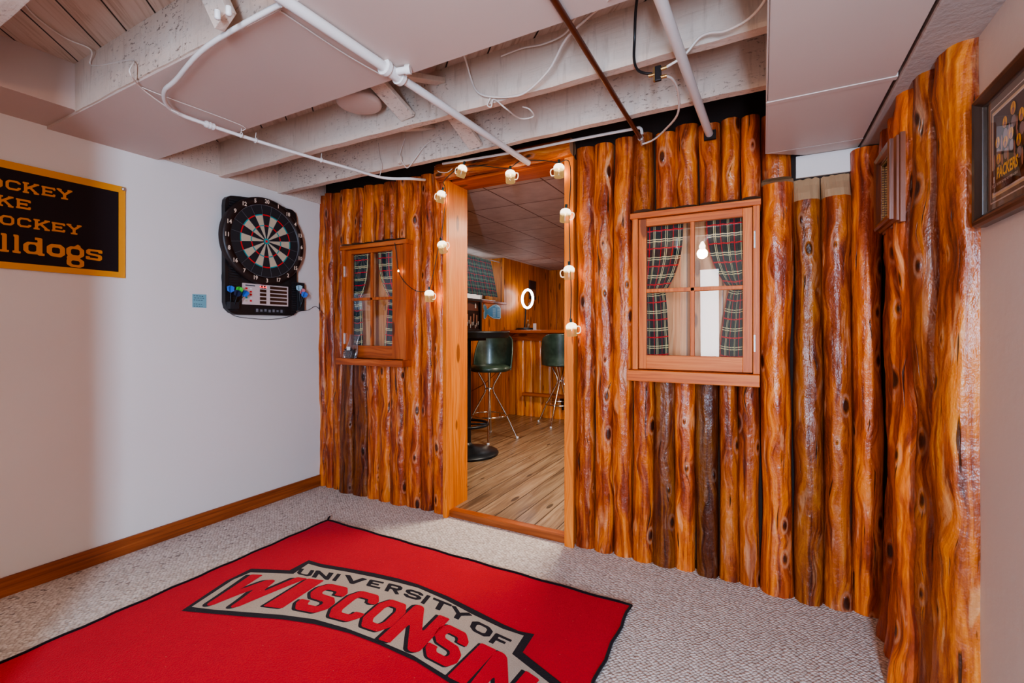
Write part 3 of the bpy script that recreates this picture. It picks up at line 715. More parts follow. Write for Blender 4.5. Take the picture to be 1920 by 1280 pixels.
for nm, GX0, GX1, zt, zti, zb, lab in (('l', -2.425, -2.053, 1.632, 1.335, 1.012, 'cabin window beside the dartboard'), ('r', -.485, -.071, 1.615, 1.30, .998, 'cabin window right of the doorway')):
    wd = GX1-GX0; sh = .052 if nm == 'l' else .006
    for side in (0, 1):
        mb = MB()
        if side == 0: curtain(mb, GX0-.045, GX0+wd*.40-sh, GX0+wd*.20-sh, GX0+wd*.24-sh, zt+.01, zti, zb-.02, 2.285)
        else: curtain(mb, GX1+.008, GX1-wd*.36-sh, GX1-wd*.13-sh*.9, GX1-wd*.22-sh, zt+.01, zti, zb-.02, 2.285)
        ob = mb.build('plaid_curtain', 'plaid'); tag(ob, 'dark plaid tied-back curtain, %s one in the %s' % (('left', 'right')[side], lab), 'curtain', 'plaid curtains in the log wall windows')
    rod = MB().tube([(GX0-.03, 2.285, zt+.012), (GX1+.03, 2.285, zt+.012)], .004, 8).build('curtain_rod', 'white')
    tag(rod, 'thin curtain rod across the %s' % lab, 'curtain rod')

# ------------------------------------------------------------------ joists, boards and bracing overhead
def joist(y, x0, x1, zb=2.022, zt=2.222, th=.04):
    mb = MB(); n = 40; vs = []
    for i in range(n+1):
        x = x0+(x1-x0)*i/n; dz = .004*math.sin(3*x+y)+.002*math.sin(23*x+y*9)
        vs += [(x, y, zb+dz), (x, y+th, zb+dz*.6+.002), (x, y+th, zt), (x, y, zt)]
    fs = [(4*i+k, 4*i+(k+1) % 4, 4*(i+1)+(k+1) % 4, 4*(i+1)+k) for i in range(n) for k in range(4)]+[(3, 2, 1, 0), (4*n, 4*n+1, 4*n+2, 4*n+3)]
    o = mb.add(vs, fs).build('ceiling_joist', 'joist'); o['kind'] = 'structure'; return o
for y, x0, x1 in ((1.953, -2.81, .34), (1.578, -2.81, .34), (1.203, -2.81, .34), (.828, -2.50, .34), (.453, -2.50, .34), (.078, -2.50, .34), (-.30, -2.5, .34)): joist(y, x0, x1, zb=2.034 if y in (1.203,) else 2.022)
struct(MB().box(-2.5, -2.46, -2.6, .868, 2.03, 2.222) if False else MB().box(-2.81, -2.50, -.5, .868, ZC, 2.222), 'ceiling_box', 'drywall')
bd = struct(MB().box(-2.81, .012, .835, 1.262, 2.018, 2.031), 'ceiling_board', 'drywall', bevel=.001)
for y0_, y1_ in ((1.262, 1.578), (1.62, 1.953), (1.995, 2.33)):
    struct(MB().box(-2.91, -2.80, y0_, y1_, 2.03, 2.22), 'trim_2', 'joist')
# nails along the board edge
# bracing
def brace(a, b, w=.07, h=.02):
    a, b = Vector(a), Vector(b); o = MB().bar(a, b, w, h, up=(b-a).normalized().cross(Vector((1, 0, 0)))).build('joist_brace', 'joist', bevel=.002); o['kind'] = 'structure'; return o
bo = brace(PZ(392, -28, 2.10), PZ(423, 40, 1.998), .075, .03)
mb = MB(); q0 = PZ(408, 34, 1.975); q1 = PZ(429, 27, 1.975)
for q in (q0, q1): mb.lathe([(0, -.004), (.006, -.003), (.008, .0), (.008, .02)], q, 10)
bb = mb.build('bolt_heads', 'pipe'); bb.parent = bo
brace((-1.365, 1.572, 2.052), (-1.40, 1.245, 2.20), .078); brace((-1.19, 1.572, 2.165), (-1.19, 1.25, 2.045), .05)
brace((-1.256, 1.95, 2.035), (-1.275, 1.62, 2.20), .078); brace((-1.55, 1.95, 2.19), (-1.50, 1.62, 2.05), .07)
for x, y in ((-.86, 1.264), (-.70, 1.264), (-.55, 1.264), (-.40, 1.264), (-1.02, 1.264), (-1.2, 1.264)): pass

# round ceiling plate between the joists
ct = PZ(690, 180, 2.14)
fx = MB().lathe([(0, .0), (.080, 0), (.092, .006), (.095, .02), (.085, .03), (.08, .12)], (ct.x, 1.43, 2.075), 36).build('round_ceiling_fixture', 'drywall', origin=(ct.x, 1.43, 2.075))
tag(fx, 'round white painted fixture tucked between two ceiling joists', 'ceiling fixture')
# bare bulb lamp of the room (behind the photographer)
lb = thing('bulb_lamp', 'bare warm bulb in a white ceiling holder behind the camera', 'ceiling lamp', (-.52, -.42, 2.03))
part(MB().lathe([(0, 2.03), (.055, 2.03), (.055, 2.015), (.03, 2.0), (.022, 1.985), (0, 1.985)], (-.52, -.42, 0), 24), 'lamp_holder', 'white', lb)
part(MB().lathe([(.012, 1.99), (.016, 1.975), (.03, 1.945), (.03, 1.93), (.018, 1.91), (0, 1.905)], (-.52, -.42, 0), 20), 'light_bulb', 'emit_bulb', lb)
part(MB().box(-.6, -.44, -.47, -.37, 2.028, 2.06), 'mounting_block', 'white', lb)

# ------------------------------------------------------------------ duct
du = thing('air_duct', 'boxy white painted metal air duct running along the ceiling above the log corner', 'duct', (.18, 1.2, 1.85))
part(MB().box(.014, .338, -.6, 1.706, 1.85, 2.20), 'duct_run', 'duct', du, bevel=.003)
part(MB().box(.012, .336, 1.708, 2.185, 1.849, 2.20), 'duct_run', 'duct', du, bevel=.003)
part(MB().box(.009, .342, 1.695, 1.718, 1.8475, 2.19), 'duct_flange', 'duct', du, bevel=.001)
part(MB().prism([(.012, 2.187, 1.849), (.336, 2.187, 1.849), (.338, 2.325, 1.862), (.165, 2.325, 1.862)], (0, 0, .3)), 'duct_transition', 'duct', du)
part(MB().box(.0095, .013, -.6, 2.187, 1.8485, 1.872), 'seam_strip', 'duct', du)
# ------------------------------------------------------------------ pipes and wires
zp = 2.0
mp = thing('white_pipe', 'thick white painted pipe with a bolted clamp, ending cut off above the doorway', 'pipe', (-1.11, 1.4, zp))
P0 = (-1.135, .2, 2.0); P1 = (-1.085, 2.19, 2.0)
part(MB().tube([P0, (-1.112, 1.19, 2.0)], .0165, 16), 'pipe_length', 'pipe', mp)
part(MB().tube([(-1.112, 1.19, 2.0), P1], .0145, 16), 'pipe_length', 'pipe', mp)
mb = MB()
for y in (1.165, 1.235): mb.tube([(-1.112, y-.008, 2.0), (-1.112, y+.008, 2.0)], .027, 16)
mb.tube([(-1.112, 1.17, 2.0), (-1.112, 1.235, 2.0)], .021, 16).tube([(-1.112, 1.2, 2.0), (-1.062, 1.215, 2.003)], .012, 10).tube([(-1.066, 1.214, 2.003), (-1.05, 1.22, 2.004)], .017, 6)
part(mb, 'clamp', 'pipe', mp)
p3 = MB().tube([(-.245, .9, 1.985), (-.21, 2.27, 2.0)], .0165, 16).build('white_pipe', 'pipe')
tag(p3, 'straight white pipe running into a notch in the logs right of the doorway', 'pipe')
part(MB().box(-.232, -.183, 2.246, 2.262, 1.975, 2.014), 'notch_shade', 'gap_shade', wl)  # dark block stands for the shade inside the notch; nothing is cut
cp = thing('brown_pipe', 'thin dark reddish brown metal pipe hanging under the joists', 'pipe', (-.49, 1.6, 2.0))
part(MB().tube([(-.494, .6, 2.012), (-.494, 2.16, 2.004)], .0095, 12), 'pipe_length', 'copper', cp)
part(MB().tube([(-.494, 2.155, 2.004), (-.494, 2.18, 2.004)], .013, 12).tube([(-.494, 2.18, 2.004), (-.494, 2.212, 2.0)], .0105, 10).tube([(-.494, 2.17, 2.0), (-.497, 2.2, 1.986)], .006, 8), 'pipe_fitting', 'steel', cp)
# conduit with a bend
def zc(px, py, z=1.99): return PZ(px, py, z)
cpts = [Vector((-1.14, .80, 1.995)), Vector((-1.5, .81, 1.993)), zc(330, 150), zc(309, 170), zc(312, 195), zc(335, 213), zc(385, 232), zc(460, 257), zc(560, 288), zc(650, 314), zc(718, 333), zc(770, 335), Vector((-1.80, 2.22, 2.03))]
cd = thing('conduit', 'thin white conduit that bends under the ceiling board and follows the joists', 'conduit', (-1.9, 1.4, 1.99))
part(MB().tube(cpts, .0078, 10, smooth_path=6), 'conduit_tube', 'pipe', cd)
a_, b_ = zc(384, 231.5), zc(402, 238)
mb = MB().tube([a_, b_], .012, 12)
for px in (386, 392, 398): q = zc(px, 231.5+(px-384)*.38); mb.tube([q, q+(b_-a_).normalized()*.006], .0145, 12)
part(mb, 'coupling', 'pipe', cd)
for px, py in ((452, 253), (479, 263), (602, 300)):
    q = zc(px, py); mb = MB().tube([q+Vector((.011*math.cos(t), 0, .011*math.sin(t))) for t in [2*PI*k/12 for k in range(12)]], .0018, 6, closed=True).tube([q+Vector((0, 0, .009)), q+Vector((.004, .0, .034))], .0014, 6)
    part(mb, 'cable_tie', 'pipe', cd)
def wire(name, pts, r, mat, label, cat='cable', sm=7, n=8):
    o = MB().tube(pts, r, n, smooth_path=sm).build(name, mat); tag(o, label, cat); return o
wire('telephone_wire', [PZ(30, -20, 2.215), PZ(60, 25, 2.215), PZ(120, 70, 2.21), PZ(170, 93, 2.20), (-2.33, .824, 2.165), PY(247, 113, .824), PZ(243, 135, 2.015), PZ(265, 165, 2.008), PZ(312, 200, 1.99), PZ(335, 213, 1.975)], .0022, 'white_cable', 'thin pale wire draped from the planks over the first joist to the conduit')
wire('thin_wire', [PZ(262, 162, 2.012), PZ(312, 182, 2.012), PZ(450, 234, 2.012), PZ(455, 245, 2.0)], .0018, 'white_cable', 'straight thin white wire stapled under the ceiling board')
wire('thin_wire', [PZ(525, 20, 2.012), PZ(640, 97, 2.012), PZ(718, 142, 2.0)], .0022, 'white_cable', 'thin white wire running beside the thick clamped pipe')
J = 1.568
wire('flat_cable', [PZ(868, 100, 2.1), PY(873, 112, J-.06), PY(884, 150, J), PY(895, 172, J-.004), PY(917, 181, J-.006), PY(960, 181, J-.01), PY(990, 170, J-.02), PY(1030, 130, J-.06), PY(1060, 75, J-.13), PY(1100, 35, J-.22), PY(1140, 0, J-.33), PY(1170, -30, J-.4)], .0042, 'white_cable', 'white cable sagging in a loop below the board edge, pinned to the second joist')
wire('thin_cable', [PY(919, 184, J-.004), PY(914, 197, J-.006), PY(921, 200, J-.006), PY(926, 186, J-.004), PY(948, 203, J), PZ(975, 222, 2.0), PZ(1000, 218, 2.01), PZ(993, 205, 2.02), PZ(980, 200, 2.04)], .003, 'white_cable', 'short white cable looped under the second joist')
wire('white_cable_run', [PY(940, 105, 1.55), PY(980, 90, 1.54), PY(1020, 82, 1.53), PY(1060, 62, 1.50), PY(1085, 20, 1.3), PY(1100, -10, 1.2)], .0035, 'white_cable', 'white cable lying on the side of the second joist near the brown pipe')
wire('black_cable', [PY(1197, -20, 1.45), PY(1192, 20, 1.50), PY(1190, 70, 1.55), PY(1189, 110, 1.555), PY(1195, 130, 1.553), PY(1208, 137, 1.55), PY(1222, 138, 1.55)], .0045, 'black', 'black coaxial cable hanging down to the splitter')
sp = thing('cable_splitter', 'small black and brass cable splitter hanging under the second joist', 'splitter', PY(1234, 138, 1.55))
c_ = PY(1234, 138, 1.55)
part(MB().box(c_.x-.010, c_.x+.010, c_.y-.006, c_.y+.006, c_.z-.024, c_.z+.024), 'splitter_body', 'black', sp, bevel=.002)
part(MB().box(c_.x-.015, c_.x-.009, c_.y-.005, c_.y+.008, c_.z-.022, c_.z+.022).tube([c_+Vector((-.03, 0, 0)), c_+Vector((-.01, 0, 0))], .006, 8).tube([c_+Vector((.008, 0, .012)), c_+Vector((.027, 0, .014))], .006, 8).tube([c_+Vector((.008, 0, -.014)), c_+Vector((.027, 0, -.014))], .006, 8), 'splitter_fitting', 'brass', sp)
wire('white_coax', [c_+Vector((.022, 0, -.013)), PY(1262, 150, 1.60), PY(1272, 175, 1.7), PY(1270, 215, 1.85), PY(1245, 245, 2.05), PY(1225, 262, 2.15), PY(1205, 270, 2.19)], .0042, 'white_cable', 'white coaxial cable curving from the splitter to the brown pipe end')
wire('white_coax', [c_+Vector((.022, 0, .013)), PY(1275, 110, 1.56), PY(1290, 96, 1.555), PY(1310, 72, 1.55), PY(1330, 62, 1.54), PY(1360, 58, 1.53), PY(1400, 38, 1.5), PY(1428, 10, 1.45), PY(1445, -25, 1.4)], .0042, 'white_cable', 'white coaxial cable sweeping from the splitter up beside the duct')
wire('wall_top_conduit', [PY(830, 307, 2.19), PY(960, 286, 2.19), PY(1080, 262, 2.19), PY(1180, 243, 2.19), PY(1200, 240, 2.18), PY(1204, 252, 2.18)], .007, 'pipe', 'white conduit running along the top of the log wall over the doorway', 'conduit')
JC = 1.945
wire('tangled_wire', [PY(760, 258, JC), PY(750, 290, JC-.01), PY(757, 308, JC-.01), PY(765, 314, JC-.01), PY(780, 295, JC-.01), PY(800, 270, JC), PY(835, 248, JC)], .0024, 'white_cable', 'thin white wire tangle hanging on the joist near the log wall', 'wire')
jb = MB().prism([PY(748, 292, JC-.004)+Vector(v) for v in ((0, 0, 0), (.02, 0, -.004), (.026, 0, -.02), (.018, 0, -.045), (.004, 0, -.048), (-.006, 0, -.02))], (0, -.012, 0)).build('wire_clip', 'joist', bevel=.002)
tag(jb, 'painted wire connector on the face of the joist left of the doorway', 'connector')
wire('thin_wire', [PY(709, 268, JC), PY(712, 295, JC-.006), PY(716, 310, JC-.01), PY(712, 330, JC-.01)], .0016, 'white_cable', 'hair-thin wire hanging down the joist left of the tangle', 'wire')
wire('thin_wire', [PY(815, 312, 2.2), PY(823, 322, 2.19), PY(838, 323, 2.19), PY(848, 316, 2.19)], .0022, 'white_cable', 'short loose wire curling in front of the header log', 'wire')

# ------------------------------------------------------------------ RUG
def R0(px, py, dz=0.): v = PZ(px, py, 0.012); return Vector((v.x, v.y, .0125+dz))
mb = MB()
X0r, X1r, Y0r, Y1r = -2.235, -.468, .36, 1.872
nx, ny = 36, 30; vs = []
rr = random.Random(5); 
for j in range(ny+1):
    for i in range(nx+1):
        u, v = i/nx, j/ny; x = X0r+(X1r-X0r)*u; y = Y0r+(Y1r-Y0r)*v; e = min(u, 1-u, v, 1-v)
        if i in (0, nx): x += .004*math.sin(j*1.7)
        if j in (0, ny): y += .003*math.sin(i*1.3)
        vs.append((x, y, .0115))
mb.add(vs, [(j*(nx+1)+i, j*(nx+1)+i+1, (j+1)*(nx+1)+i+1, (j+1)*(nx+1)+i) for j in range(ny) for i in range(nx)], 0)
edge = [vs[i] for i in range(nx+1)]+[vs[j*(nx+1)+nx] for j in range(1, ny+1)]+[vs[ny*(nx+1)+i] for i in range(nx-1, -1, -1)]+[vs[j*(nx+1)] for j in range(ny-1, 0, -1)]
rugp = thing('rug', 'bright red university rug with black binding lying on the carpet', 'rug', ((X0r+X1r)/2, (Y0r+Y1r)/2, 0))
black = [(340, 1145), (424, 1089), (471, 1066), (543, 1069), (579, 1050), (602, 1057), (650, 1065), (700, 1074), (745, 1084), (783, 1095), (840, 1118), (886, 1141), (943, 1170), (973, 1183), (1002, 1189), (980, 1223), (1047, 1276), (1105, 1325), (990, 1368), (930, 1330), (850, 1285), (780, 1240), (710, 1208), (655, 1187), (590, 1170), (530, 1161), (460, 1156), (405, 1151)]
beige = [(359, 1138), (437, 1087), (470, 1073), (550, 1076), (578, 1057), (603, 1064), (650, 1072), (700, 1082), (745, 1092), (783, 1102), (836, 1125), (886, 1152), (943, 1179), (982, 1192), (960, 1226), (1024, 1276), (1075, 1318), (985, 1352), (922, 1314), (845, 1272), (775, 1229), (705, 1199), (650, 1178), (590, 1161), (530, 1153), (465, 1148), (400, 1143)]
mb.poly([R0(*p, .0004) for p in black][::-1], 1); mb.poly([R0(*p, .0008) for p in beige][::-1], 2)
WIS = [('W', (471, 1078), (573, 1085), (456, 1138), (384, 1132)), ('I', (565, 1085), (617, 1091), (543, 1141), (484, 1134)), ('S', (612, 1092), (662, 1103), (598, 1153), (542, 1142)),
       ('C', (672, 1105), (720, 1118), (660, 1170), (606, 1156)), ('O', (727, 1120), (772, 1136), (716, 1190), (666, 1173)), ('N', (778, 1136), (842, 1162), (786, 1222), (711, 1198)),
       ('S', (834, 1166), (884, 1191), (846, 1258), (790, 1229)), ('I', (892, 1203), (940, 1226), (884, 1289), (830, 1262)), ('N', (930, 1222), (1010, 1276), (950, 1342), (872, 1296))]
for ch, *q in WIS:
    fm = quadmap(*q, lambda px, py: R0(px, py, .0)); tx, ty = (.105, .08) if ch == 'W' else ((.30, .12) if ch == 'I' else ((.15, .09) if ch == 'N' else (.165, .10)))
    up = lambda dz: (lambda u, v: fm(u, v)+Vector((0, 0, dz)))
    stroke(mb, ch, up(.0012), tx+.025, ty+.015, 1, off=(-.06, -.025)); stroke(mb, ch, up(.0018), tx, ty, 0)
UNI = [('U', (563, 1066), (590, 1070), (582, 1082), (554, 1076)), ('N', (592, 1070), (626, 1075), (617, 1087), (584, 1082)), ('I', (627, 1075), (645, 1078), (635, 1091), (617, 1087)),
       ('V', (648, 1078), (688, 1086), (678, 1098), (641, 1091)), ('E', (693, 1086), (722, 1092), (713, 1105), (685, 1098)), ('R', (728, 1093), (757, 1100), (748, 1115), (720, 1107)),
       ('S', (764, 1103), (796, 1113), (786, 1127), (755, 1118)), ('I', (795, 1114), (813, 1120), (801, 1135), (783, 1128)), ('T', (813, 1120), (848, 1134), (838, 1149), (803, 1137)),
       ('Y', (848, 1135), (885, 1153), (873, 1168), (838, 1152)), ('O', (888, 1161), (927, 1180), (915, 1198), (879, 1180)), ('F', (929, 1186), (962, 1201), (949, 1218), (915, 1203))]
for ch, *q in UNI:
    fm = quadmap(*q, lambda px, py: R0(px, py, .0012)); stroke(mb, ch, fm, .13 if ch != 'I' else .2, .11, 1)
part(mb, 'rug_pile', ['rug_red', 'rug_black', 'rug_beige'], rugp)
part(MB().tube(edge, .0062, 6, closed=True), 'binding', 'rug_black', rugp)
tf = PZ(610, 976, .01)
part(MB().tube([(X0r+.004, Y1r-.004, .01), (X0r-.004, Y1r+.012, .022), (X0r+.002, Y1r+.018, .03)], [.007, .006, .004], 6), 'corner_tuft', 'rug_black', rugp)

# ------------------------------------------------------------------ BANNER on the left wall
XB = XL+.008
def B0(px, py, dx=0.): v = PX(px, py, XB); return Vector((XB+dx, v.y, v.z))
yr = B0(235, 350).y; yl = .12
bn = thing('wall_banner', 'black felt hockey banner with gold letters and gold hem pinned to the white wall', 'banner', (XL, .6, 1.6))
nyb = 24
def sheet(y0_, y1_, z0_, z1_, dx, mat, mbx):
    vs = []
    for i in range(nyb+1):
        y = y0_+(y1_-y0_)*i/nyb
        for z in (z0_, z1_): vs.append((XB+dx+.003*math.sin(y*9)*(1 if z < 1.5 else .3), y, z))
    mbx.add(vs, [(2*i, 2*i+2, 2*i+3, 2*i+1) for i in range(nyb)], mat)
z0b, z1b = 1.382, 1.832
mb = MB(); sheet(yl, yr-.018, z0b+.02, z1b-.02, 0.0, 0, mb)
part(mb, 'banner_cloth', 'maroon', bn)
mb = MB(); sheet(yl, yr, z1b-.03, z1b+.002, .001, 0, mb); sheet(yl, yr, z0b-.002, z0b+.026, .0015, 0, mb); sheet(yr-.028, yr, z0b, z1b, .002, 0, mb); sheet(yl, yl+.028, z0b, z1b, .002, 0, mb)
part(mb, 'hem', 'goldtape', bn)
mb = MB()
def cr(x, y): return (x/5.335, 290+y/5.335)
def line(chs, t0, ts, b0, bs, serif=True, tx=.10, ty=.095):
    for ch, xa, xb in chs:
        q = (cr(xa, t0+ts*xa), cr(xb, t0+ts*xb), cr(xb, b0+bs*xb), cr(xa, b0+bs*xa))
        fm = quadmap(*q, lambda px, py: B0(px, py, .005)); stroke(mb, ch, fm, tx if ch != 'I' else .18, ty, 0, serif=serif)
line([('H', -330, -158), ('O', -140, 26), ('C', 48, 207), ('K', 222, 388), ('E', 410, 552), ('Y', 562, 720)], 232, .185, 338, .168)
line([('L', -320, -172), ('I', -155, -65), ('K', -40, 132), ('E', 155, 307)], 404, .178, 508, .17)
line([('H', -180, -30), ('O', -10, 142), ('C', 165, 312), ('K', 330, 495), ('E', 512, 650), ('Y', 660, 812)], 596, .143, 699, .13)
line([('B', -410, -215), ('u', -195, -25)], 782, .11, 966, .10)
for ch, xa, xb, ta, tb, ba, bb in (('l', -10, 90, 782, 794, 966, 976), ('l', 116, 207, 797, 808, 978, 990), ('d', 233, 440, 818, 842, 990, 1012), ('o', 468, 641, 888, 908, 1006, 1032), ('g', 660, 836, 900, 922, 1112, 1136), ('s', 858, 1015, 936, 954, 1048, 1070)):
    fm = quadmap(cr(xa, ta), cr(xb, tb), cr(xb, bb), cr(xa, ba), lambda px, py: B0(px, py, .005))
    tx, ty = {'l': (.24, .06), 'd': (.12, .07), 'o': (.15, .14), 'g': (.13, .06), 's': (.13, .09)}[ch]
    stroke(mb, ch, fm, tx, ty, 0)
part(mb, 'lettering', 'gold', bn)
g_ = B0(231, 353, .006)
part(MB().lathe([(0, .004), (.004, .003), (.008, .0), (.009, -.003)], (g_.x, g_.y, g_.z-.004), 14, axis='x'), 'pin', 'steel', bn)
# sticky note
mb = MB(); q = [PX(px, py, XL+.003) for px, py in ((361, 551), (387, 552), (387, 577), (361, 576))]; mb.prism([v for v in q], (-.002, 0, 0))
for k, (a, b) in enumerate(((.08, .8), (.1, .88), (.08, .72), None, (.08, .7), (.08, .74)) if True else ()) if False else []: pass
for k, ab in enumerate([(.08, .8), (.1, .88), (.08, .72), None, (.08, .7), (.08, .74)]):
    if not ab: continue
    z = q[0].z-.008-.0115*k; y0_, y1_ = q[0].y, q[1].y; L = y1_-y0_
    xx = y0_+L*ab[0]
    while xx < y0_+L*ab[1]:
        wd = random.uniform(.006, .013); mb.poly([(XL+.0036, xx, z), (XL+.0036, min(xx+wd, y0_+L*ab[1]), z), (XL+.0036, min(xx+wd, y0_+L*ab[1]), z-.0028), (XL+.0036, xx, z-.0028)], 1); xx += wd+.004
sn = mb.build('sticky_note', ['sticky', 'ink']); tag(sn, 'small blue paper note with handwriting stuck on the white wall beside the dartboard', 'note')

# ------------------------------------------------------------------ DARTBOARD
XD = XL+.035
db = thing('dartboard', 'black electronic dartboard cabinet with round numbered target on the white wall', 'dartboard', (XL, 1.83, 1.6))
YD, ZD = 1.831, 1.678
def D(px, py, x): return PX(px, py, x)
def cpx(x, y): return (380+x/4.571, 340+y/4.571)
outl = [(190, 200), (196, 150), (215, 130), (240, 122), (320, 128), (480, 150), (640, 190), (720, 232), (765, 242), (795, 270), (806, 320), (806, 1080), (800, 1120), (780, 1146), (740, 1150), (520, 1145), (300, 1142), (245, 1125), (205, 1085), (192, 1030)]
pts = [D(*cpx(*p), XD) for p in outl]
part(MB().prism([(XL+.001, p.y, p.z) for p in pts], (XD-XL, 0, 0)), 'cabinet', 'black', db, bevel=.004)
# ribbed side strips
yA = D(*cpx(222, 600), XD).y; yB_ = D(*cpx(302, 600), XD).y; yC = D(*cpx(762, 600), XD).y; yE = D(*cpx(800, 600), XD).y
for a, b, za_, zb_ in ((yA, yB_, 1.235, 1.52), (yA, yB_, 1.83, 1.90), (yC, yE, 1.235, 1.45)):
    mb = MB(); z = za_
    while z < zb_: mb.box(XD, XD+.006, a, b, z, z+.008); z += .0155
    part(mb, 'ribbed_strip', 'soft_black', db)
part(MB().lathe([(.272, XL+.03), (.272, XL+.062), (.262, XL+.072), (.228, XL+.074), (.226, XL+.066), (0, XL+.066)], (0, YD, ZD), 72, axis='x'), 'number_ring', 'brownring', db)
XF = XL+.0665
def dw(r, a): return Vector((0, YD+r*math.sin(a), ZD+r*math.cos(a)))
mb = MB()
def sector(r0, r1, a0, a1, dx, mat, n=4):
    vs = []
    for k in range(n+1):
        a = a0+(a1-a0)*k/n
        for r in (r0, r1): v = dw(r, a); vs.append((XF+dx, v.y, v.z))
    mb.add(vs, [(2*k, 2*k+1, 2*k+3, 2*k+2) for k in range(n)], mat)
for i in range(20):
    a0 = (i-.5)*PI/10+.003; a1 = (i+.5)*PI/10-.003; dark = i % 2 == 0
    c1, c2 = (0, 2) if dark else (1, 3)
    sector(.019, .094, a0+.015, a1-.015, .001, c1); sector(.094, .101, a0, a1, .0014, c2); sector(.101, .160, a0, a1, .001, c1); sector(.160, .167, a0, a1, .0014, c2); sector(.168, .224, a0, a1, .001, 0)
for k, (r, c) in enumerate(((.018, 3), (.008, 2))):
    mb.poly([(XF+.002+.001*k, YD+r*math.sin(t), ZD+r*math.cos(t)) for t in [2*PI*j/20 for j in range(20)]], c)
part(mb, 'target_face', ['soft_black', 'beige', 'red', 'teal'], db)
mb = MB()
for i in range(20):
    a = (i+.5)*PI/10; v0, v1 = dw(.02, a), dw(.225, a); mb.tube([(XF+.002, v0.y, v0.z), (XF+.002, v1.y, v1.z)], .0007, 4)
for r in (.225,): mb.tube([(XF+.002, dw(r, t).y, dw(r, t).z) for t in [2*PI*j/60 for j in range(60)]], .0012, 5, closed=True)
part(mb, 'wire_spider', 'greybtn', db)
for i, nmb in enumerate((20, 1, 18, 4, 13, 6, 10, 15, 2, 17, 3, 19, 7, 16, 8, 11, 14, 9, 12, 5)):
    c = dw(.2475, i*PI/10); mb = MB(); text_mesh(mb, str(nmb), .034, lambda u, v: (XL+.0752, c.y+u*.92, c.z+v), 0, offset=.0008); part(mb, 'number', 'number', db)
# score panel
XS = XD+.004
def S(px, py, dx=0.): v = D(px, py, XS); return Vector((XS+dx, v.y, v.z))
pa, pb = S(*cpx(340, 868)), S(*cpx(733, 1072)); ya, yb2, za, zb2 = pa.y, pb.y, S(*cpx(340, 1052)).z, S(*cpx(340, 868)).z
mb = MB().box(XD, XS, ya, yb2, za, zb2); L, H = yb2-ya, zb2-za
def R(u0, u1, v0, v1, mat, dx=.0006): mb.poly([(XS+dx, ya+L*u0, za+H*v0), (XS+dx, ya+L*u1, za+H*v0), (XS+dx, ya+L*u1, za+H*v1), (XS+dx, ya+L*u0, za+H*v1)], mat)
for k in range(5):
    v = .07+k*.185; R(.36, .50, v, v+.135, 1); R(.58, .97, v, v+.135, 1)
for k, c in enumerate((4, 2, 2, 3, 5)): R(.06, .105, .72-k*.145, .80-k*.145, c if k else 2)
for k, c in enumerate((6, 2, 2, 6, 2)): R(.15, .195, .72-k*.145, .80-k*.145, c)
R(.06, .26, .88, .93, 7)
text_mesh(mb, '4-4-4', .022, lambda u, v: (XS+.0012, ya+L*.43+u, za+H*.878+v), 8)
part(mb, 'score_panel', ['panelwhite', 'lcd', 'red', 'teal', 'greybtn', 'beige', 'white', 'ink', 'led'], db, bevel=.001)
# button strip at the bottom
mb = MB(); q0, q1 = S(*cpx(450, 1082)), S(*cpx(705, 1128)); H2 = .028; zz = S(*cpx(580, 1128)).z
mb.box(XD, XD+.003, q0.y, q1.y, zz, zz+H2)
for k in range(7):
    y = q0.y+.006+k*(q1.y-q0.y-.01)/7; mb.box(XD+.003, XD+.0045, y, y+.014, zz+.005+.002*(k % 3), zz+H2-.004-.003*(k % 2), 1)
part(mb, 'logo_strip', ['soft_black', 'greybtn'], db)
# speaker slits
mb = MB()
for cy, czz in ((D(*cpx(360, 835), XD).y, D(*cpx(360, 835), XD).z), (D(*cpx(712, 868), XD).y, D(*cpx(712, 868), XD).z+.004)):
    mb = MB()
    for k in range(5): mb.box(XD, XD+.002, cy-.02, cy+.02, czz-.012+.005*k, czz-.0095+.005*k)
    part(mb, 'speaker_grille', 'soft_black', db)
# dart holders with darts
hold = []
hl = D(*cpx(268, 1050), XD+.02); h_ = D(*cpx(838, 995), XL+.03)
part(MB().box(XD, XD+.04, hl.y-.034, hl.y+.020, hl.z-.030, hl.z+.012), 'dart_holder', 'soft_black', db, bevel=.002)
dh = MB().box(XL+.001, XL+.045, h_.y-.033, h_.y+.022, h_.z-.09, h_.z+.10).build('dart_box', 'soft_black', bevel=.002)
tag(dh, 'black dart holder box mounted at the right edge of the dartboard', 'dart holder')
mflight = [plain('flight_blue', srgb(60, 110, 190), .3), plain('flight_green', srgb(80, 200, 70), .3), plain('flight_pink', srgb(200, 110, 120), .3), plain('flight_navy', srgb(30, 40, 70), .3), plain('flight_pale', srgb(150, 180, 190), .3)]
def dart(base, tilt, mf, label, grp):
    o = thing('dart', label, 'dart', base, 0, grp); b = Vector((0, 0, 0)); t = Vector(tilt).normalized()
    def P_(s): return t*s
    ob = MB().tube([P_(0), P_(.05), P_(.055), P_(.075)], [.0035, .0035, .0025, .002], 8).build('barrel', 'black_satin'); ob.parent = o
    mb = MB(); side = t.cross(Vector((1, 0, 0))).normalized()
    for k in range(4):
        an = k*PI/2+.6; d = (side*math.cos(an)+t.cross(side)*math.sin(an))
        mb.poly([P_(.07), P_(.082)+d*.019, P_(.105)+d*.021, P_(.112)+d*.006, P_(.11)])
    ob = mb.build('flight', mf); ob.parent = o
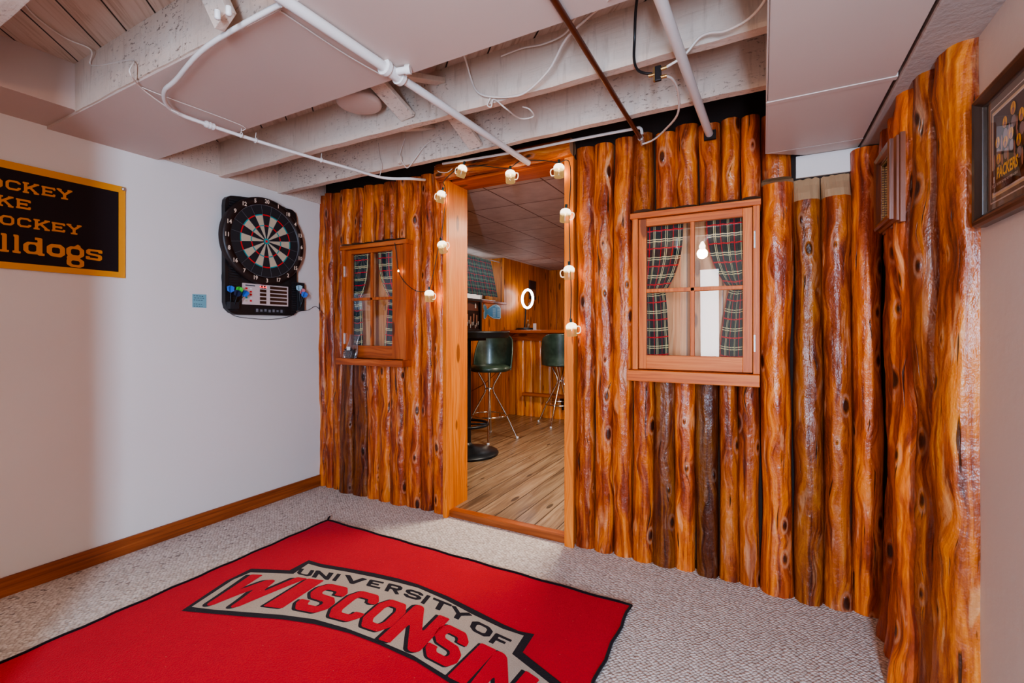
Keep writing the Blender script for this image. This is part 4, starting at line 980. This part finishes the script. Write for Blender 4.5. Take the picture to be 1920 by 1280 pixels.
for k, (px, py, ti, mi, lb_) in enumerate((((255, 1005), (.012, -.10), (.3, -.12, 1), 0, 'leftmost dart with blue flights standing in the left holder of the dartboard'),
        ((275, 1015), (.02, 0), (.35, .10, .95), 3, 'dark flighted dart in the middle of the left dart holder'),
        ((285, 1015), (.02, 0), (.3, .42, .9), 1, 'dart with bright green flights leaning out of the left dart holder')) if False else ()): pass
bl = Vector((XD+.02, hl.y, hl.z-.005)); br_ = Vector((XL+.05, h_.y-.015, h_.z-.03))
dart(bl+Vector((0, -.018, .0)), (.15, -.10, 1), mflight[0], 'dart with pale blue flights, first of three in the left dart holder', 'darts at the dartboard')
dart(bl+Vector((.004, -.002, .0)), (.2, .22, .95), mflight[1], 'dart with bright green flights in the left dart holder', 'darts at the dartboard')
dart(bl+Vector((.008, .006, -.01)), (.25, .50, .9), mflight[0], 'dart leaning over the score panel from the left dart holder', 'darts at the dartboard')
dart(bl+Vector((.01, -.008, -.02)), (.35, .04, .9), mflight[3], 'dart with dark navy flights in the left dart holder', 'darts at the dartboard')
dart(br_+Vector((0, -.005, .0)), (.1, -.12, 1), mflight[4], 'dart with pale flights in the right dart holder', 'darts at the dartboard')
dart(br_+Vector((.0, .0, -.02)), (.2, -.02, 1), mflight[2], 'dart with pink flights in the right dart holder', 'darts at the dartboard')
dart(br_+Vector((.004, -.006, -.04)), (.3, .12, .9), mflight[0], 'dart with blue flights leaning right in the right dart holder', 'darts at the dartboard')
wire('power_cord', [PX(*cpx(192, 775), XL+.02), PX(*cpx(168, 780), XL+.01), PX(*cpx(165, 860), XL+.008), PX(*cpx(200, 1060), XL+.008), PX(*cpx(260, 1145), XL+.01), PX(*cpx(400, 1172), XL+.008), PX(*cpx(580, 1182), XL+.008), PX(*cpx(740, 1158), XL+.008), PX(*cpx(820, 1115), XL+.008), PX(*cpx(905, 1102), XL+.008), PX(*cpx(962, 1070), XL+.01), PX(*cpx(1000, 1095), XL+.03), PY(606, 588, 2.26)], .0016, 'black', 'thin black power cord sagging below the dartboard to the log wall', 'cord')

# ------------------------------------------------------------------ STRING OF MUG LIGHTS
sl = thing('string_lights', 'string of glowing beer mug lights draped round the doorway', 'string lights', (-1.28, 2.2, 2.0))
YS = 2.19
mugs = [(827, 369, 'l', .3), (866, 321, 'l', .35), (957, 331, 'r', 0), (1048, 320, 'l', 0), (1060, 404, 'r', .1), (1067, 511, 'l', 0), (1072, 618, 'r', -.1), (830, 463, 'r', -.3), (805, 555, 'r', 0)]
light_pts = []
for px, py, side, tilt in mugs:
    c = PY(px, py, YS); hgt = .072; sg = 1 if side == 'r' else -1
    m = MB().lathe([(.0, -.034), (.024, -.034), (.0255, -.03), (.0265, .0), (.028, .012), (.027, .022), (.02, .031), (.009, .036), (.0, .037)], (0, 0, 0), 20)
    ob = m.build('mug_lamp', 'mug'); ob.parent = sl; ob.location = c-sl.location; ob.rotation_euler = (0, tilt, 0)
    h2 = MB().tube([(sg*.025, 0, .014), (sg*.040, 0, .014), (sg*.047, 0, .004), (sg*.045, 0, -.012), (sg*.038, 0, -.020), (sg*.025, 0, -.02)], .0028, 8, smooth_path=3).build('mug_handle', 'mughandle'); h2.parent = ob
    s_ = MB().tube([(0, 0, .036), (0, 0, .056)], .0065, 10).build('socket', 'green_wire'); s_.parent = ob
    b_ = MB().lathe([(.003, .034), (.006, .02), (.005, .008), (0, .002)], (0, 0, 0), 10).build('filament_bulb', 'emit_warm'); b_.parent = ob
    light_pts.append(c)
def W(px, py, y=YS): return PY(px, py, y)
wpts = [W(740, 455), W(743, 475), W(747, 508), W(760, 530), W(780, 545, 2.2), W(799, 546, 2.2), W(806, 540), W(815, 500), W(824, 455), W(829, 430), W(834, 390), W(836, 365), W(834, 350), W(832, 340), W(850, 322), W(868, 313), W(905, 311), W(940, 315), W(957, 314), W(975, 302), W(1000, 300), W(1030, 302), W(1048, 305), W(1060, 300), W(1068, 306), W(1070, 340), W(1067, 390), W(1068, 450), W(1069, 500), W(1071, 550), W(1069, 605)]
part(MB().tube(wpts, .0022, 6, smooth_path=5), 'light_wire', 'green_wire', sl)
fb = W(747, 508)
part(MB().lathe([(0, -.006), (.004, -.003), (.004, .003), (0, .008)], fb, 10), 'mini_bulb', 'emit_small', sl)

# ------------------------------------------------------------------ BAG of darts tips on the sill
bc = PY(656, 655, 2.185); 
bg = thing('plastic_bag', 'clear zip bag of dark dart tips leaning on the small window sill', 'bag', (bc.x, 2.19, .937))
mb = MB(); vs = []; nn = 12
c0 = Vector((bc.x, 2.186, .937))
for j in range(nn+1):
    t = j/nn; z = t*.155; wdt = .062*(1-.28*t)+.006*math.sin(t*7); th = .022*(1-t)**.7+.001; sh = .03*t
    for k in range(12): a = 2*PI*k/12; vs.append(c0+Vector((sh+wdt*math.cos(a), th*math.sin(a)-.005+.02*t, z+.002*math.sin(5*a+t*9))))
mb.add(vs, [(j*12+k, j*12+(k+1) % 12, (j+1)*12+(k+1) % 12, (j+1)*12+k) for j in range(nn) for k in range(12)], 0, smooth=True)
part(mb, 'bag_film', 'bagplastic', bg)
mb = MB(); rr = random.Random(3)
for k in range(70):
    p = c0+Vector((rr.uniform(-.042, .048), rr.uniform(-.012, .008), rr.uniform(.006, .06))); d = Vector((rr.uniform(-1, 1), rr.uniform(-.3, .3), rr.uniform(-.6, .9))).normalized()*.013
    mb.tube([p-d, p+d], [.0028, .0012], 5)
ob = part(mb, 'dart_tips', 'bag_dark', bg); ob['kind'] = 'stuff'
part(MB().box(c0.x+.0, c0.x+.03, c0.y-.027, c0.y-.026, .99, 1.012), 'bag_label', 'white', bg)

# ------------------------------------------------------------------ PICTURES
# picture on the right wall (team photo)
fr = thing('framed_picture', 'dark brown framed football team photo under glass on the right wall', 'picture frame', (.47, 1.31, 1.52))
fy0, fy1, fz0, fz1 = 1.10, 1.517, 1.366, 1.672; xw = .47; xf_ = .445; bw = .026
def YZbox(mb, y0_, y1_, z0_, z1_, xa, xb, mat=0): return mb.box(xa, xb, y0_, y1_, z0_, z1_, mat)
mb = MB()
def moulding(mb, y0_, y1_, z0_, z1_, xback, prof, mat=0):
    """mitred frame; prof = list of (inset, height off the wall)"""
    rings = []
    for ins, h in prof: rings.append([(xback-h, y0_+ins, z0_+ins), (xback-h, y1_-ins, z0_+ins), (xback-h, y1_-ins, z1_-ins), (xback-h, y0_+ins, z1_-ins)])
    vs = [p for r in rings for p in r]; n = len(rings)
    mb.add(vs, [(4*i+k, 4*i+(k+1) % 4, 4*(i+1)+(k+1) % 4, 4*(i+1)+k) for i in range(n-1) for k in range(4)], mat)
moulding(mb, fy0, fy1, fz0, fz1, xw, [(0, 0), (0, .018), (.004, .025), (.010, .028), (.016, .025), (.022, .018), (.026, .014), (.028, .006)])
part(mb, 'frame', 'espresso', fr)
def rect(mb, u0, u1, v0, v1, x, mat): mb.poly([(x, u0, v0), (x, u0, v1), (x, u1, v1), (x, u1, v0)], mat)
mb = MB(); xx = xw-.005
rect(mb, fy0+.02, fy1-.02, fz0+.02, fz1-.02, xx, 0); i = .052
rect(mb, fy0+i-.008, fy1-i+.008, fz0+i-.008, fz1-i+.008, xx-.0006, 1); rect(mb, fy0+i-.005, fy1-i+.005, fz0+i-.005, fz1-i+.005, xx-.001, 0)
rect(mb, fy0+i+.004, fy1-i-.004, fz0+i+.004, fz1-i-.004, xx-.0014, 2); rect(mb, fy0+i+.009, fy1-i-.009, fz0+i+.009, fz1-i-.009, xx-.0018, 1)
part(mb, 'mat_board', ['matgrey', 'white', 'matcream'], fr)
mb = MB(); iy0, iy1, iz0, iz1 = fy0+i+.013, fy1-i-.013, fz0+i+.013, fz1-i-.013; xp = xx-.0022
rect(mb, iy0, iy1, iz0, iz1, xp, 0)
def blob(cy, cz, ry, rz, mat, dx, n=14): mb.poly([(xp-dx, cy+ry*math.sin(2*PI*k/n), cz+rz*math.cos(2*PI*k/n)) for k in range(n)][::1], mat)
H = iz1-iz0
for k, (cy, cz, s_) in enumerate([(iy1-.022, iz0+H*.62, 1.), (iy1-.058, iz0+H*.80, 1.), (iy1-.028, iz0+H*.40, .95), (iy1-.062, iz0+H*.55, 1.), (iy1-.098, iz0+H*.88, 1.1), (iy1-.090, iz0+H*.60, 1.), (iy1-.135, iz0+H*.72, 1.1), (iy1-.17, iz0+H*.85, 1.), (iy1-.125, iz0+H*.45, 1.), (iy1-.20, iz0+H*.62, 1.), (iy1-.17, iz0+H*.50, 1.)]):
    d = .0002+.00025*k
    blob(cy, cz-.034*s_, .019*s_, .030*s_, 3, d); blob(cy-.002, cz-.026*s_, .010*s_, .012*s_, 2, d+.00005); blob(cy+.015*s_, cz-.04*s_, .004*s_, .018*s_, 1, d+.00006); blob(cy-.015*s_, cz-.038*s_, .004*s_, .018*s_, 1, d+.00006)
    blob(cy, cz, .0105*s_, .0125*s_, 4, d+.0001); blob(cy+.001, cz-.005*s_, .0065*s_, .0065*s_, 1, d+.00015); blob(cy, cz+.004, .0014, .008*s_, 3, d+.00018)
d = .004
rect(mb, iy1-.10, iy1-.001, iz0+.0, iz0+.05, xp-.0035, 0)
def tmap(cy, cz, sx=1., sy=1., slant=0.): return lambda u, v: (xp-d, cy-u*sx-v*slant, cz+v*sy)
text_mesh(mb, 'PACKERS', .030, tmap(iy1-.078, iz0+.036, .80, 1.15, .1), 4, offset=.0009)
text_mesh(mb, 'SUPER BOWL XLV FEB 6 2011', .0075, tmap(iy1-.078, iz0+.0135), 5, offset=.0001)
text_mesh(mb, 'XLV', .012, tmap(iy1-.015, iz0+.013), 5)
rect(mb, iy1-.018, iy1-.012, iz0+.020, iz0+.034, xp-d, 5)
part(mb, 'photo_print', ['photo_dark', 'photo_skin', 'photo_grey', 'photo_green', 'yellow', 'white'], fr)
part(MB().poly([(xw-.0125, fy0+.02, fz0+.02), (xw-.0125, fy0+.02, fz1-.02), (xw-.0125, fy1-.02, fz1-.02), (xw-.0125, fy1-.02, fz0+.02)]), 'glass', 'frameglass', fr)
# deep frame hanging on the return logs
f2 = thing('shadow_box_frame', 'brown moulded wooden frame with glass hanging on the corner logs', 'picture frame', (.36, 1.9, 1.58))
mb = MB(); xb = .376
moulding(mb, 1.78, 2.015, 1.447, 1.716, xb, [(0, 0), (0, .012), (.006, .014), (.006, .020), (.012, .026), (.012, .036), (.018, .040), (.030, .036), (.036, .026), (.040, .024), (.042, .012)])
part(mb, 'frame', 'board_dark', f2)
mb = MB(); rect(mb, 1.80, 1.995, 1.467, 1.696, xb-.010, 0); rect(mb, 1.828, 1.967, 1.495, 1.668, xb-.0108, 1)
part(mb, 'picture', ['matgrey', 'photo_brown'], f2)
mb = MB(); y = 1.822
while y < 1.975:
    for z in (1.489, 1.671): mb.box(xb-.016, xb-.022, y, y+.004, z, z+.004)
    y += .008
z = 1.489
while z < 1.67:
    for y in (1.822, 1.969): mb.box(xb-.016, xb-.022, y, y+.004, z, z+.004)
    z += .008
part(mb, 'beading', 'brass', f2)
part(MB().poly([(xb-.015, 1.81, 1.477), (xb-.015, 1.81, 1.686), (xb-.015, 1.985, 1.686), (xb-.015, 1.985, 1.477)]), 'glass', 'frameglass', f2)

# =================================================================== BAR ROOM
XW, YE = -2.87, 6.52; ZT = 2.035
# window wall with high recessed window
wy0, wy1, wz0, wz1 = 3.6, 5.10, 1.47, 2.0
mb = MB().box(XW-.35, XW, YF, wy0, .04, ZT).box(XW-.35, XW, wy1, YE, .04, ZT).box(XW-.35, XW, wy0, wy1, .04, wz0)
struct(mb, 'wall_left', 'knotty', vaxis=2)
bw_ = thing('window_3', None, None, (XW-.2, 4.4, 1.7), kind='structure')
part(MB().box(XW-.35, XW+.025, wy0-.02, wy1+.03, wz0-.028, wz0), 'window_sill', 'pine_dark', bw_, bevel=.003)
part(MB().box(XW-.32, XW-.30, wy0, wy0+.04, wz0, wz1).box(XW-.32, XW-.30, wy1-.04, wy1, wz0, wz1).box(XW-.32, XW-.30, 4.33, 4.37, wz0, wz1).box(XW-.32, XW-.30, wy0, wy1, wz1-.03, wz1).box(XW-.32, XW-.30, wy0, wy1, wz0, wz0+.03), 'window_frame', 'white', bw_)
part(MB().poly([(XW-.31, wy0, wz0), (XW-.31, wy1, wz0), (XW-.31, wy1, wz1), (XW-.31, wy0, wz1)]), 'window_pane', 'pane', bw_)
mb = MB(); nu, nv = 60, 10; vs = []; uvs = []
for j in range(nv+1):
    t = j/nv; z = 1.975+(1.525-1.975)*t
    for i in range(nu+1):
        u = i/nu; y = 3.65+(4.90-3.65)*u+.04*t*u
        vs.append((XW-.07+.08*t+.016*math.sin(u*56)*(.5+.5*t), y, z)); uvs.append((u*1.8, z))
mb.add(vs, [(j*(nu+1)+i, j*(nu+1)+i+1, (j+1)*(nu+1)+i+1, (j+1)*(nu+1)+i) for j in range(nv) for i in range(nu)], 0, uvs, True)
ob = mb.build('plaid_curtain', 'plaid_lit'); tag(ob, 'gathered green plaid curtain over the high window behind the bar table', 'curtain')
rod = MB().tube([(XW-.07, 3.6, 1.982), (XW-.07, 5.1, 1.982)], .006, 8).build('curtain_rod', 'white'); tag(rod, 'thin white rod holding the gathered curtain at the high window', 'curtain rod')
struct(MB().box(XW-.35, 2.2, YE, YE+.1, .04, ZT), 'wall_back', 'knotty', vaxis=2)
struct(MB().box(2.1, 2.2, YF, YE, .04, ZT), 'wall_right', 'knotty', vaxis=2)
struct(MB().box(XW-.35, 2.2, YF-.12 if False else YF+.002, YE+.1, ZT, ZT+.06), 'ceiling', 'tile')
# small papers on the window sill
for k, (y, lab) in enumerate(((4.62, 'small white folded paper on the high window sill'), (4.78, 'second white paper lying by the curtain end on the high window sill'))):
    ob = MB().box(XW-.05, XW+.01, y, y+.09, wz0+.001, wz0+.012).build('paper', 'white', bevel=.002); tag(ob, lab, 'paper')
# fish sign
fs_ = thing('fish_sign', 'blue fish shaped sign with white lettering on the knotty pine wall', 'sign', (XW, 4.83, 1.35))
xs_ = XW+.012
pts_px = [(907, 571), (909.5, 570.5), (912, 575), (913, 581), (920, 575), (926, 571), (931, 570.5), (937, 574), (939, 578), (939, 596), (937, 598), (926, 597), (919, 593), (914, 588), (912, 594), (910, 598), (908, 597), (908, 586), (909, 583), (907, 577)]
fp = [PX(a, b, xs_) for a, b in pts_px]; c_ = sum(fp, Vector())/len(fp)
part(MB().prism([(XW+.001, p.y, p.z) for p in fp], (.010, 0, 0)), 'sign_board', 'paleblue', fs_)
mb = MB().prism([(XW+.011, c_.y+(p.y-c_.y)*.93, c_.z+(p.z-c_.z)*.88) for p in fp], (.002, 0, 0)); part(mb, 'sign_face', 'fishblue', fs_)
for y0_ in (4.80, 4.91):
    mb = MB()
    for k in range(9):
        z = 1.385-k*.012; mb.poly([(XW+.0136, y0_, z), (XW+.0136, y0_+.07, z), (XW+.0136, y0_+.07, z-.004), (XW+.0136, y0_, z-.004)])
    part(mb, 'lettering', 'paleblue', fs_)
part(MB().poly([(XW+.0136, 4.86, 1.41), (XW+.0136, 4.96, 1.41), (XW+.0136, 4.96, 1.402), (XW+.0136, 4.86, 1.402)]), 'lettering', 'paleblue', fs_)
# black framed photo on the wall behind the bar table
f3 = thing('framed_picture', 'black framed sepia group photo standing behind the round bar table', 'picture frame', (XW, 4.3, 1.3))
mb = MB(); mb.box(XW+.002, XW+.03, 4.02, 4.05, 1.10, 1.475).box(XW+.002, XW+.03, 4.50, 4.53, 1.10, 1.475).box(XW+.002, XW+.03, 4.05, 4.50, 1.445, 1.475).box(XW+.002, XW+.03, 4.05, 4.50, 1.10, 1.13)
part(mb, 'frame', 'black', f3, bevel=.002)
mb = MB(); mb.poly([(XW+.012, 4.05, 1.13), (XW+.012, 4.50, 1.13), (XW+.012, 4.50, 1.445), (XW+.012, 4.05, 1.445)], 0)
mb.poly([(XW+.0125, 4.07, 1.34), (XW+.0125, 4.48, 1.34), (XW+.0125, 4.46, 1.40), (XW+.0125, 4.30, 1.42), (XW+.0125, 4.09, 1.39)], 1)
rr = random.Random(9)
for k in range(13):
    y = 4.09+k*.031; z = rr.uniform(1.27, 1.33)
    mb.poly([(XW+.0131+.0002*k, y, z), (XW+.0131+.0002*k, y+.026, z), (XW+.0131+.0002*k, y+.022, z-.09), (XW+.0131+.0002*k, y+.004, z-.09)], 3 if k % 2 else 0)
    mb.poly([(XW+.0133+.0002*k, y+.004, z-.09), (XW+.0133+.0002*k, y+.018, z-.09), (XW+.0133+.0002*k, y+.014, z-.13), (XW+.0133+.0002*k, y+.007, z-.13)], 2)
mb.poly([(XW+.0165, 4.40, 1.37), (XW+.0165, 4.43, 1.37), (XW+.0165, 4.43, 1.41), (XW+.0165, 4.415, 1.425), (XW+.0165, 4.40, 1.41)], 2)
part(mb, 'photo_print', ['photo_dark', 'photo_brown', 'white', 'photo_skin'], f3)
# bar counter
bar = thing('bar_counter', 'knotty pine home bar with half log front and thick wooden top', 'bar', (-1.2, 5.4, .04))
part(MB().box(XW+.003, 1.9, 5.02, 5.60, 1.085, 1.125), 'counter_top', 'pine_dark', bar, bevel=.012)
part(MB().box(XW+.003, 1.9, 5.20, 5.26, .99, 1.085), 'apron', 'pine_dark', bar, bevel=.004)
part(MB().box(XW+.003, 1.9, 5.275, 5.50, .041, 1.085), 'bar_body', 'gap_shade', bar)
x = XW+.09; k = 0
part(MB().box(XW+.003, XW+.085, 5.235, 5.27, .041, .989), 'corner_board', 'knotty', bar)
while x < 1.85:
    w_ = (.125, .12, .13, .135)[k % 4]; make_log(x, x+w_-.004, .041, .99, 5.275, .045, 700+k, (1., 1., 1.), parent=bar, wob=.0, mat='barlog') if x < -.9 else None
    x += w_; k += 1
fr_ = thing('foot_rest', 'rough sawn log slab foot rest on a metal bracket under the bar', 'foot rest', (-1.6, 5.05, .33))
part(MB().box(-2.64, -.6, 5.135, 5.225, .305, .345), 'slab', 'base', fr_, bevel=.008, color=(1.2, 1.2, 1.2))
for bx in (-2.13, -1.2): part(MB().box(bx, bx+.02, 5.14, 5.222, .288, .304).box(bx, bx+.02, 5.205, 5.222, .16, .304).tube([(bx+.01, 5.145, .29), (bx+.01, 5.17, .25), (bx+.01, 5.21, .18)], .006, 8), 'bracket', 'black', fr_)
# round bar table
tb = thing('bar_table', 'tall round black pedestal bar table with a foot ring', 'table', (-2.28, 3.39, .04))
part(MB().lathe([(0, 1.112), (.372, 1.112), (.378, 1.106), (.378, 1.10), (.370, 1.096), (.370, 1.062), (.355, 1.055), (0, 1.055)], (-2.28, 3.39, 0), 56), 'table_top', 'black_satin', tb)
part(MB().lathe([(.036, .07), (.036, 1.056)], (-2.28, 3.39, 0), 24).box(-2.28-.12, -2.28+.12, 3.39-.12, 3.39+.12, 1.03, 1.056), 'pedestal', 'black_satin', tb)
part(MB().lathe([(0, .042), (.27, .042), (.278, .05), (.272, .062), (.18, .085), (.08, .105), (.045, .125), (.036, .14)], (-2.28, 3.39, 0), 48), 'base', 'black_satin', tb)
mb = MB().tube([(-2.28+.185*math.cos(t), 3.39+.185*math.sin(t), .30) for t in [2*PI*k/40 for k in range(40)]], .0125, 10, closed=True)
for k in range(3): t = 2*PI*k/3+.5; mb.tube([(-2.28+.03*math.cos(t), 3.39+.03*math.sin(t), .30), (-2.28+.18*math.cos(t), 3.39+.18*math.sin(t), .30)], .009, 8)
part(mb, 'foot_ring', 'black_satin', tb)
# bar stools
def make_stool(loc, rz, label, leg_rot=0.):
    r = thing('bar_stool', label, 'bar stool', loc, rz, 'green vinyl bar stools')
    def P(mb, nm, mt, par=r, **k): ob = mb.build(nm, mt, **k); ob.parent = par; return ob
    # seat disc
    P(MB().lathe([(0, .735), (.17, .735), (.205, .72), (.212, .70), (.205, .682), (.18, .672), (0, .672)], (0, 0, 0), 40), 'seat', 'vinyl')
    P(MB().tube([(.213*math.cos(t), .213*math.sin(t), .70) for t in [2*PI*k/40 for k in range(40)]], .004, 6, closed=True), 'seat_piping', 'vinyl')
    # wrapped backrest: shell round the rear of the seat (rear = +y local)
    nu, nv = 28, 14; th = .016
    def surf(u, v, inner):
        hw = 1.25*(1-.34*max(0, v)**1.6); a = PI/2+(u*2-1)*hw; rad = .213+.035*v*.9-(th if inner else 0)
        ztop = 1.035-.05*abs(u*2-1)**3; z = .685+(ztop-.685)*v
        return Vector((rad*math.cos(a)*1.03, rad*math.sin(a), z))
    mb = MB()
    for inner in (0, 1):
        vs = [surf(i/nu, j/nv, inner) for j in range(nv+1) for i in range(nu+1)]
        fs = [(j*(nu+1)+i, j*(nu+1)+i+1, (j+1)*(nu+1)+i+1, (j+1)*(nu+1)+i) for j in range(nv) for i in range(nu)]
        mb.add(vs, [f[::-1] for f in fs] if inner else fs, 0, smooth=True)
    rim = [(i/nu, 1.) for i in range(nu+1)]
    for (a, b) in [((0, j/nv), (0, (j+1)/nv)) for j in range(nv)]+[((i/nu, 1), ((i+1)/nu, 1)) for i in range(nu)]+[((1, (nv-j)/nv), (1, (nv-j-1)/nv)) for j in range(nv)]:
        mb.add([surf(*a, 0), surf(*b, 0), surf(*b, 1), surf(*a, 1)], [(0, 1, 2, 3)], 0)
    P(mb, 'backrest', 'vinyl')
    pth = [surf(0, j/nv, 0)*.5+surf(0, j/nv, 1)*.5 for j in range(nv+1)]+[surf(i/nu, 1, 0)*.5+surf(i/nu, 1, 1)*.5 for i in range(1, nu+1)]+[surf(1, (nv-j)/nv, 0)*.5+surf(1, (nv-j)/nv, 1)*.5 for j in range(1, nv+1)]
    P(MB().tube(pth, .009, 6), 'back_piping', 'vinyl')
    for k in range(4):
        t = PI/4+k*PI/2+leg_rot; c, s_ = math.cos(t), math.sin(t)
        P(MB().tube([(.12*c, .12*s_, .675), (.045*c, .045*s_, .54), (.035*c, .035*s_, .50), (.045*c, .045*s_, .46), (.17*c, .17*s_, .235), (.275*c, .275*s_, .008)], .0095, 10), 'leg', 'chrome')
        ob = P(MB().lathe([(0, .0), (.013, .0), (.013, .018), (.009, .022)], (.277*c, .277*s_, 0), 12), 'foot_cap', 'white')
    P(MB().tube([(.172*math.cos(t), .172*math.sin(t), .235) for t in [2*PI*k/40 for k in range(40)]], .008, 8, closed=True), 'foot_ring', 'chrome')
    P(MB().tube([(.045*math.cos(t), .045*math.sin(t), .50) for t in [2*PI*k/16 for k in range(16)]], .006, 6, closed=True), 'waist_ring', 'chrome')
    return r
make_stool((-2.40, 3.97, .04), math.radians(8), 'green vinyl bar stool behind the round black table', math.radians(28.4-45-8))
make_stool((-2.05, 4.97, .04), math.radians(197), 'green vinyl bar stool pulled up to the pine bar', math.radians(-45-197))
# ring lamp on the bar
rc = PY(989, 560, 5.45)
rl = thing('ring_lamp', 'glowing white ring lamp on a black stand on the bar top', 'lamp', (rc.x, 5.45, 1.125))
ax = Vector((math.cos(math.radians(18)), math.sin(math.radians(18)), 0)); 
pts = [rc+ax*(.115*math.cos(t))+Vector((0, 0, .122*math.sin(t))) for t in [2*PI*k/48 for k in range(48)]]
ax = Vector((math.cos(math.radians(-20)), math.sin(math.radians(-20)), 0)) 
pts = [rc+ax*(.100*math.cos(t))+Vector((0, 0, .118*math.sin(t))) for t in [2*PI*k/48 for k in range(48)]]
part(MB().tube(pts, .015, 10, closed=True), 'light_ring', 'emit_ring', rl)
part(MB().tube([(rc.x-.03, 5.46, rc.z-.13), (rc.x-.05, 5.46, 1.14)], .010, 10), 'stand', 'black', rl)
part(MB().lathe([(0, 1.126), (.13, 1.126), (.135, 1.135), (.12, 1.15), (.02, 1.155), (0, 1.156)], (rc.x-.03, 5.46, 0), 32), 'base', 'black', rl)
part(MB().tube([rc+Vector((.02, 0, -.075)), rc+Vector((.035, -.02, -.05)), rc+Vector((.07, 0, -.045))], .004, 6).tube([rc+Vector((.065, 0, -.06)), rc+Vector((.085, 0, 0))], .005, 6), 'phone_clip', 'black', rl)
cl = PY(1002, 606, 5.4)
ob = MB().box(cl.x-.02, cl.x+.02, 5.40, 5.42, 1.126, 1.21).build('counter_card', ['white'], bevel=.001); tag(ob, 'small white card standing beside the ring lamp on the bar', 'card')
ct2 = PY(990, 600, 5.52)
ob = MB().lathe([(0, 1.126), (.022, 1.126), (.024, 1.13), (.024, 1.20), (.010, 1.225), (.009, 1.26), (0, 1.26)], (ct2.x, 5.52, 0), 16).build('bottle', plain('bottle_glass', srgb(120, 80, 50), .1, coat=.5)); tag(ob, 'small amber bottle behind the ring lamp on the bar', 'bottle')
# hanging plaque on the back wall of the bar
pq = PX(998, 545, XW)
pl = thing('wall_plaque', 'small dark picture plaque on the pine wall above the bar', 'plaque', (XW, 5.9, 1.65))
a1_, b1_ = PX(993, 525, XW+.01), PX(1005, 562, XW+.01)
part(MB().box(XW+.001, XW+.012, a1_.y, b1_.y, b1_.z, a1_.z), 'plaque_board', 'photo_dark', pl, bevel=.001)
part(MB().box(XW+.012, XW+.014, a1_.y+.02, b1_.y-.02, b1_.z+.04, b1_.z+.14), 'plaque_print', 'photo_brown', pl)
# switch plate / outlet at far corner
wire('lamp_cord', [(rc.x-.05, 5.2, 1.08), (rc.x-.12, 5.19, 1.0), (-2.80, 5.1, .70), (-2.845, 4.9, .62), (-2.85, 4.6, .50), (-2.85, 4.2, .42)], .0025, 'black', 'thin dark cord hanging from the bar end down the pine wall', 'cord')

# =================================================================== LIGHTS
def light(name, ty, loc, energy, color, size=.1, rot=None, size_y=None, spread=None):
    ld = bpy.data.lights.new(name, ty); ld.energy = energy; ld.color = color
    if ty == 'AREA':
        ld.size = size
        if size_y: ld.shape = 'RECTANGLE'; ld.size_y = size_y
        if spread: ld.spread = spread
    else: ld.shadow_soft_size = size
    o = bpy.data.objects.new(name, ld); COL.objects.link(o); o.location = loc
    if rot: o.rotation_euler = rot
    return o
def aim(o, tgt): o.rotation_euler = (Vector(tgt)-o.location).to_track_quat('-Z', 'Y').to_euler()
light('room_bulb_light', 'POINT', (-.52, -.42, 1.87), 14, (1, .66, .46), .05)
dl = light('daylight', 'AREA', (.33, -1.25, 1.25), 88, (.52, .72, 1.0), .07, size_y=1.5); aim(dl, (-1.4, 2.0, 1.2))
fl = light('hall_fill', 'AREA', (-.60, -2.0, 1.15), 9, (.9, .93, 1.0), .22, size_y=1.5); aim(fl, (-.8, 2.0, 1.0))
for i, c in enumerate(light_pts): light('mug_light', 'POINT', c+Vector((0, .038, .0)), .22, (1, .62, .30), .03)
light('bar_fill', 'AREA', (-.9, 3.3, 2.0), 38, (1, .88, .74), .6)  # both warm area lamps are added fill for the bar room, without fixtures
light('bar_fill', 'AREA', (-.6, 5.9, 2.0), 16, (1, .84, .66), .4)
wl_ = light('bar_window_daylight', 'AREA', (XW-.30, 4.4, 1.75), 1.6, (.72, .86, 1.0), 1.3, size_y=.4); aim(wl_, (0, 4.4, 1.5))
wd_ = bpy.data.worlds.new('world'); SC.world = wd_; wd_.use_nodes = True
wd_.node_tree.nodes['Background'].inputs[0].default_value = (1, .88, .8, 1); wd_.node_tree.nodes['Background'].inputs[1].default_value = .6
SC.view_settings.view_transform = 'AgX'; SC.view_settings.look = 'AgX - Medium High Contrast'; SC.view_settings.exposure = .66
SC.cycles.use_denoising = True; SC.cycles.max_bounces = 7; SC.cycles.diffuse_bounces = 4; SC.cycles.use_adaptive_sampling = True; SC.cycles.adaptive_threshold = .03; SC.cycles.transparent_max_bounces = 16
SC.cycles.sample_clamp_indirect = 4.0; SC.cycles.caustics_reflective = False; SC.cycles.caustics_refractive = False
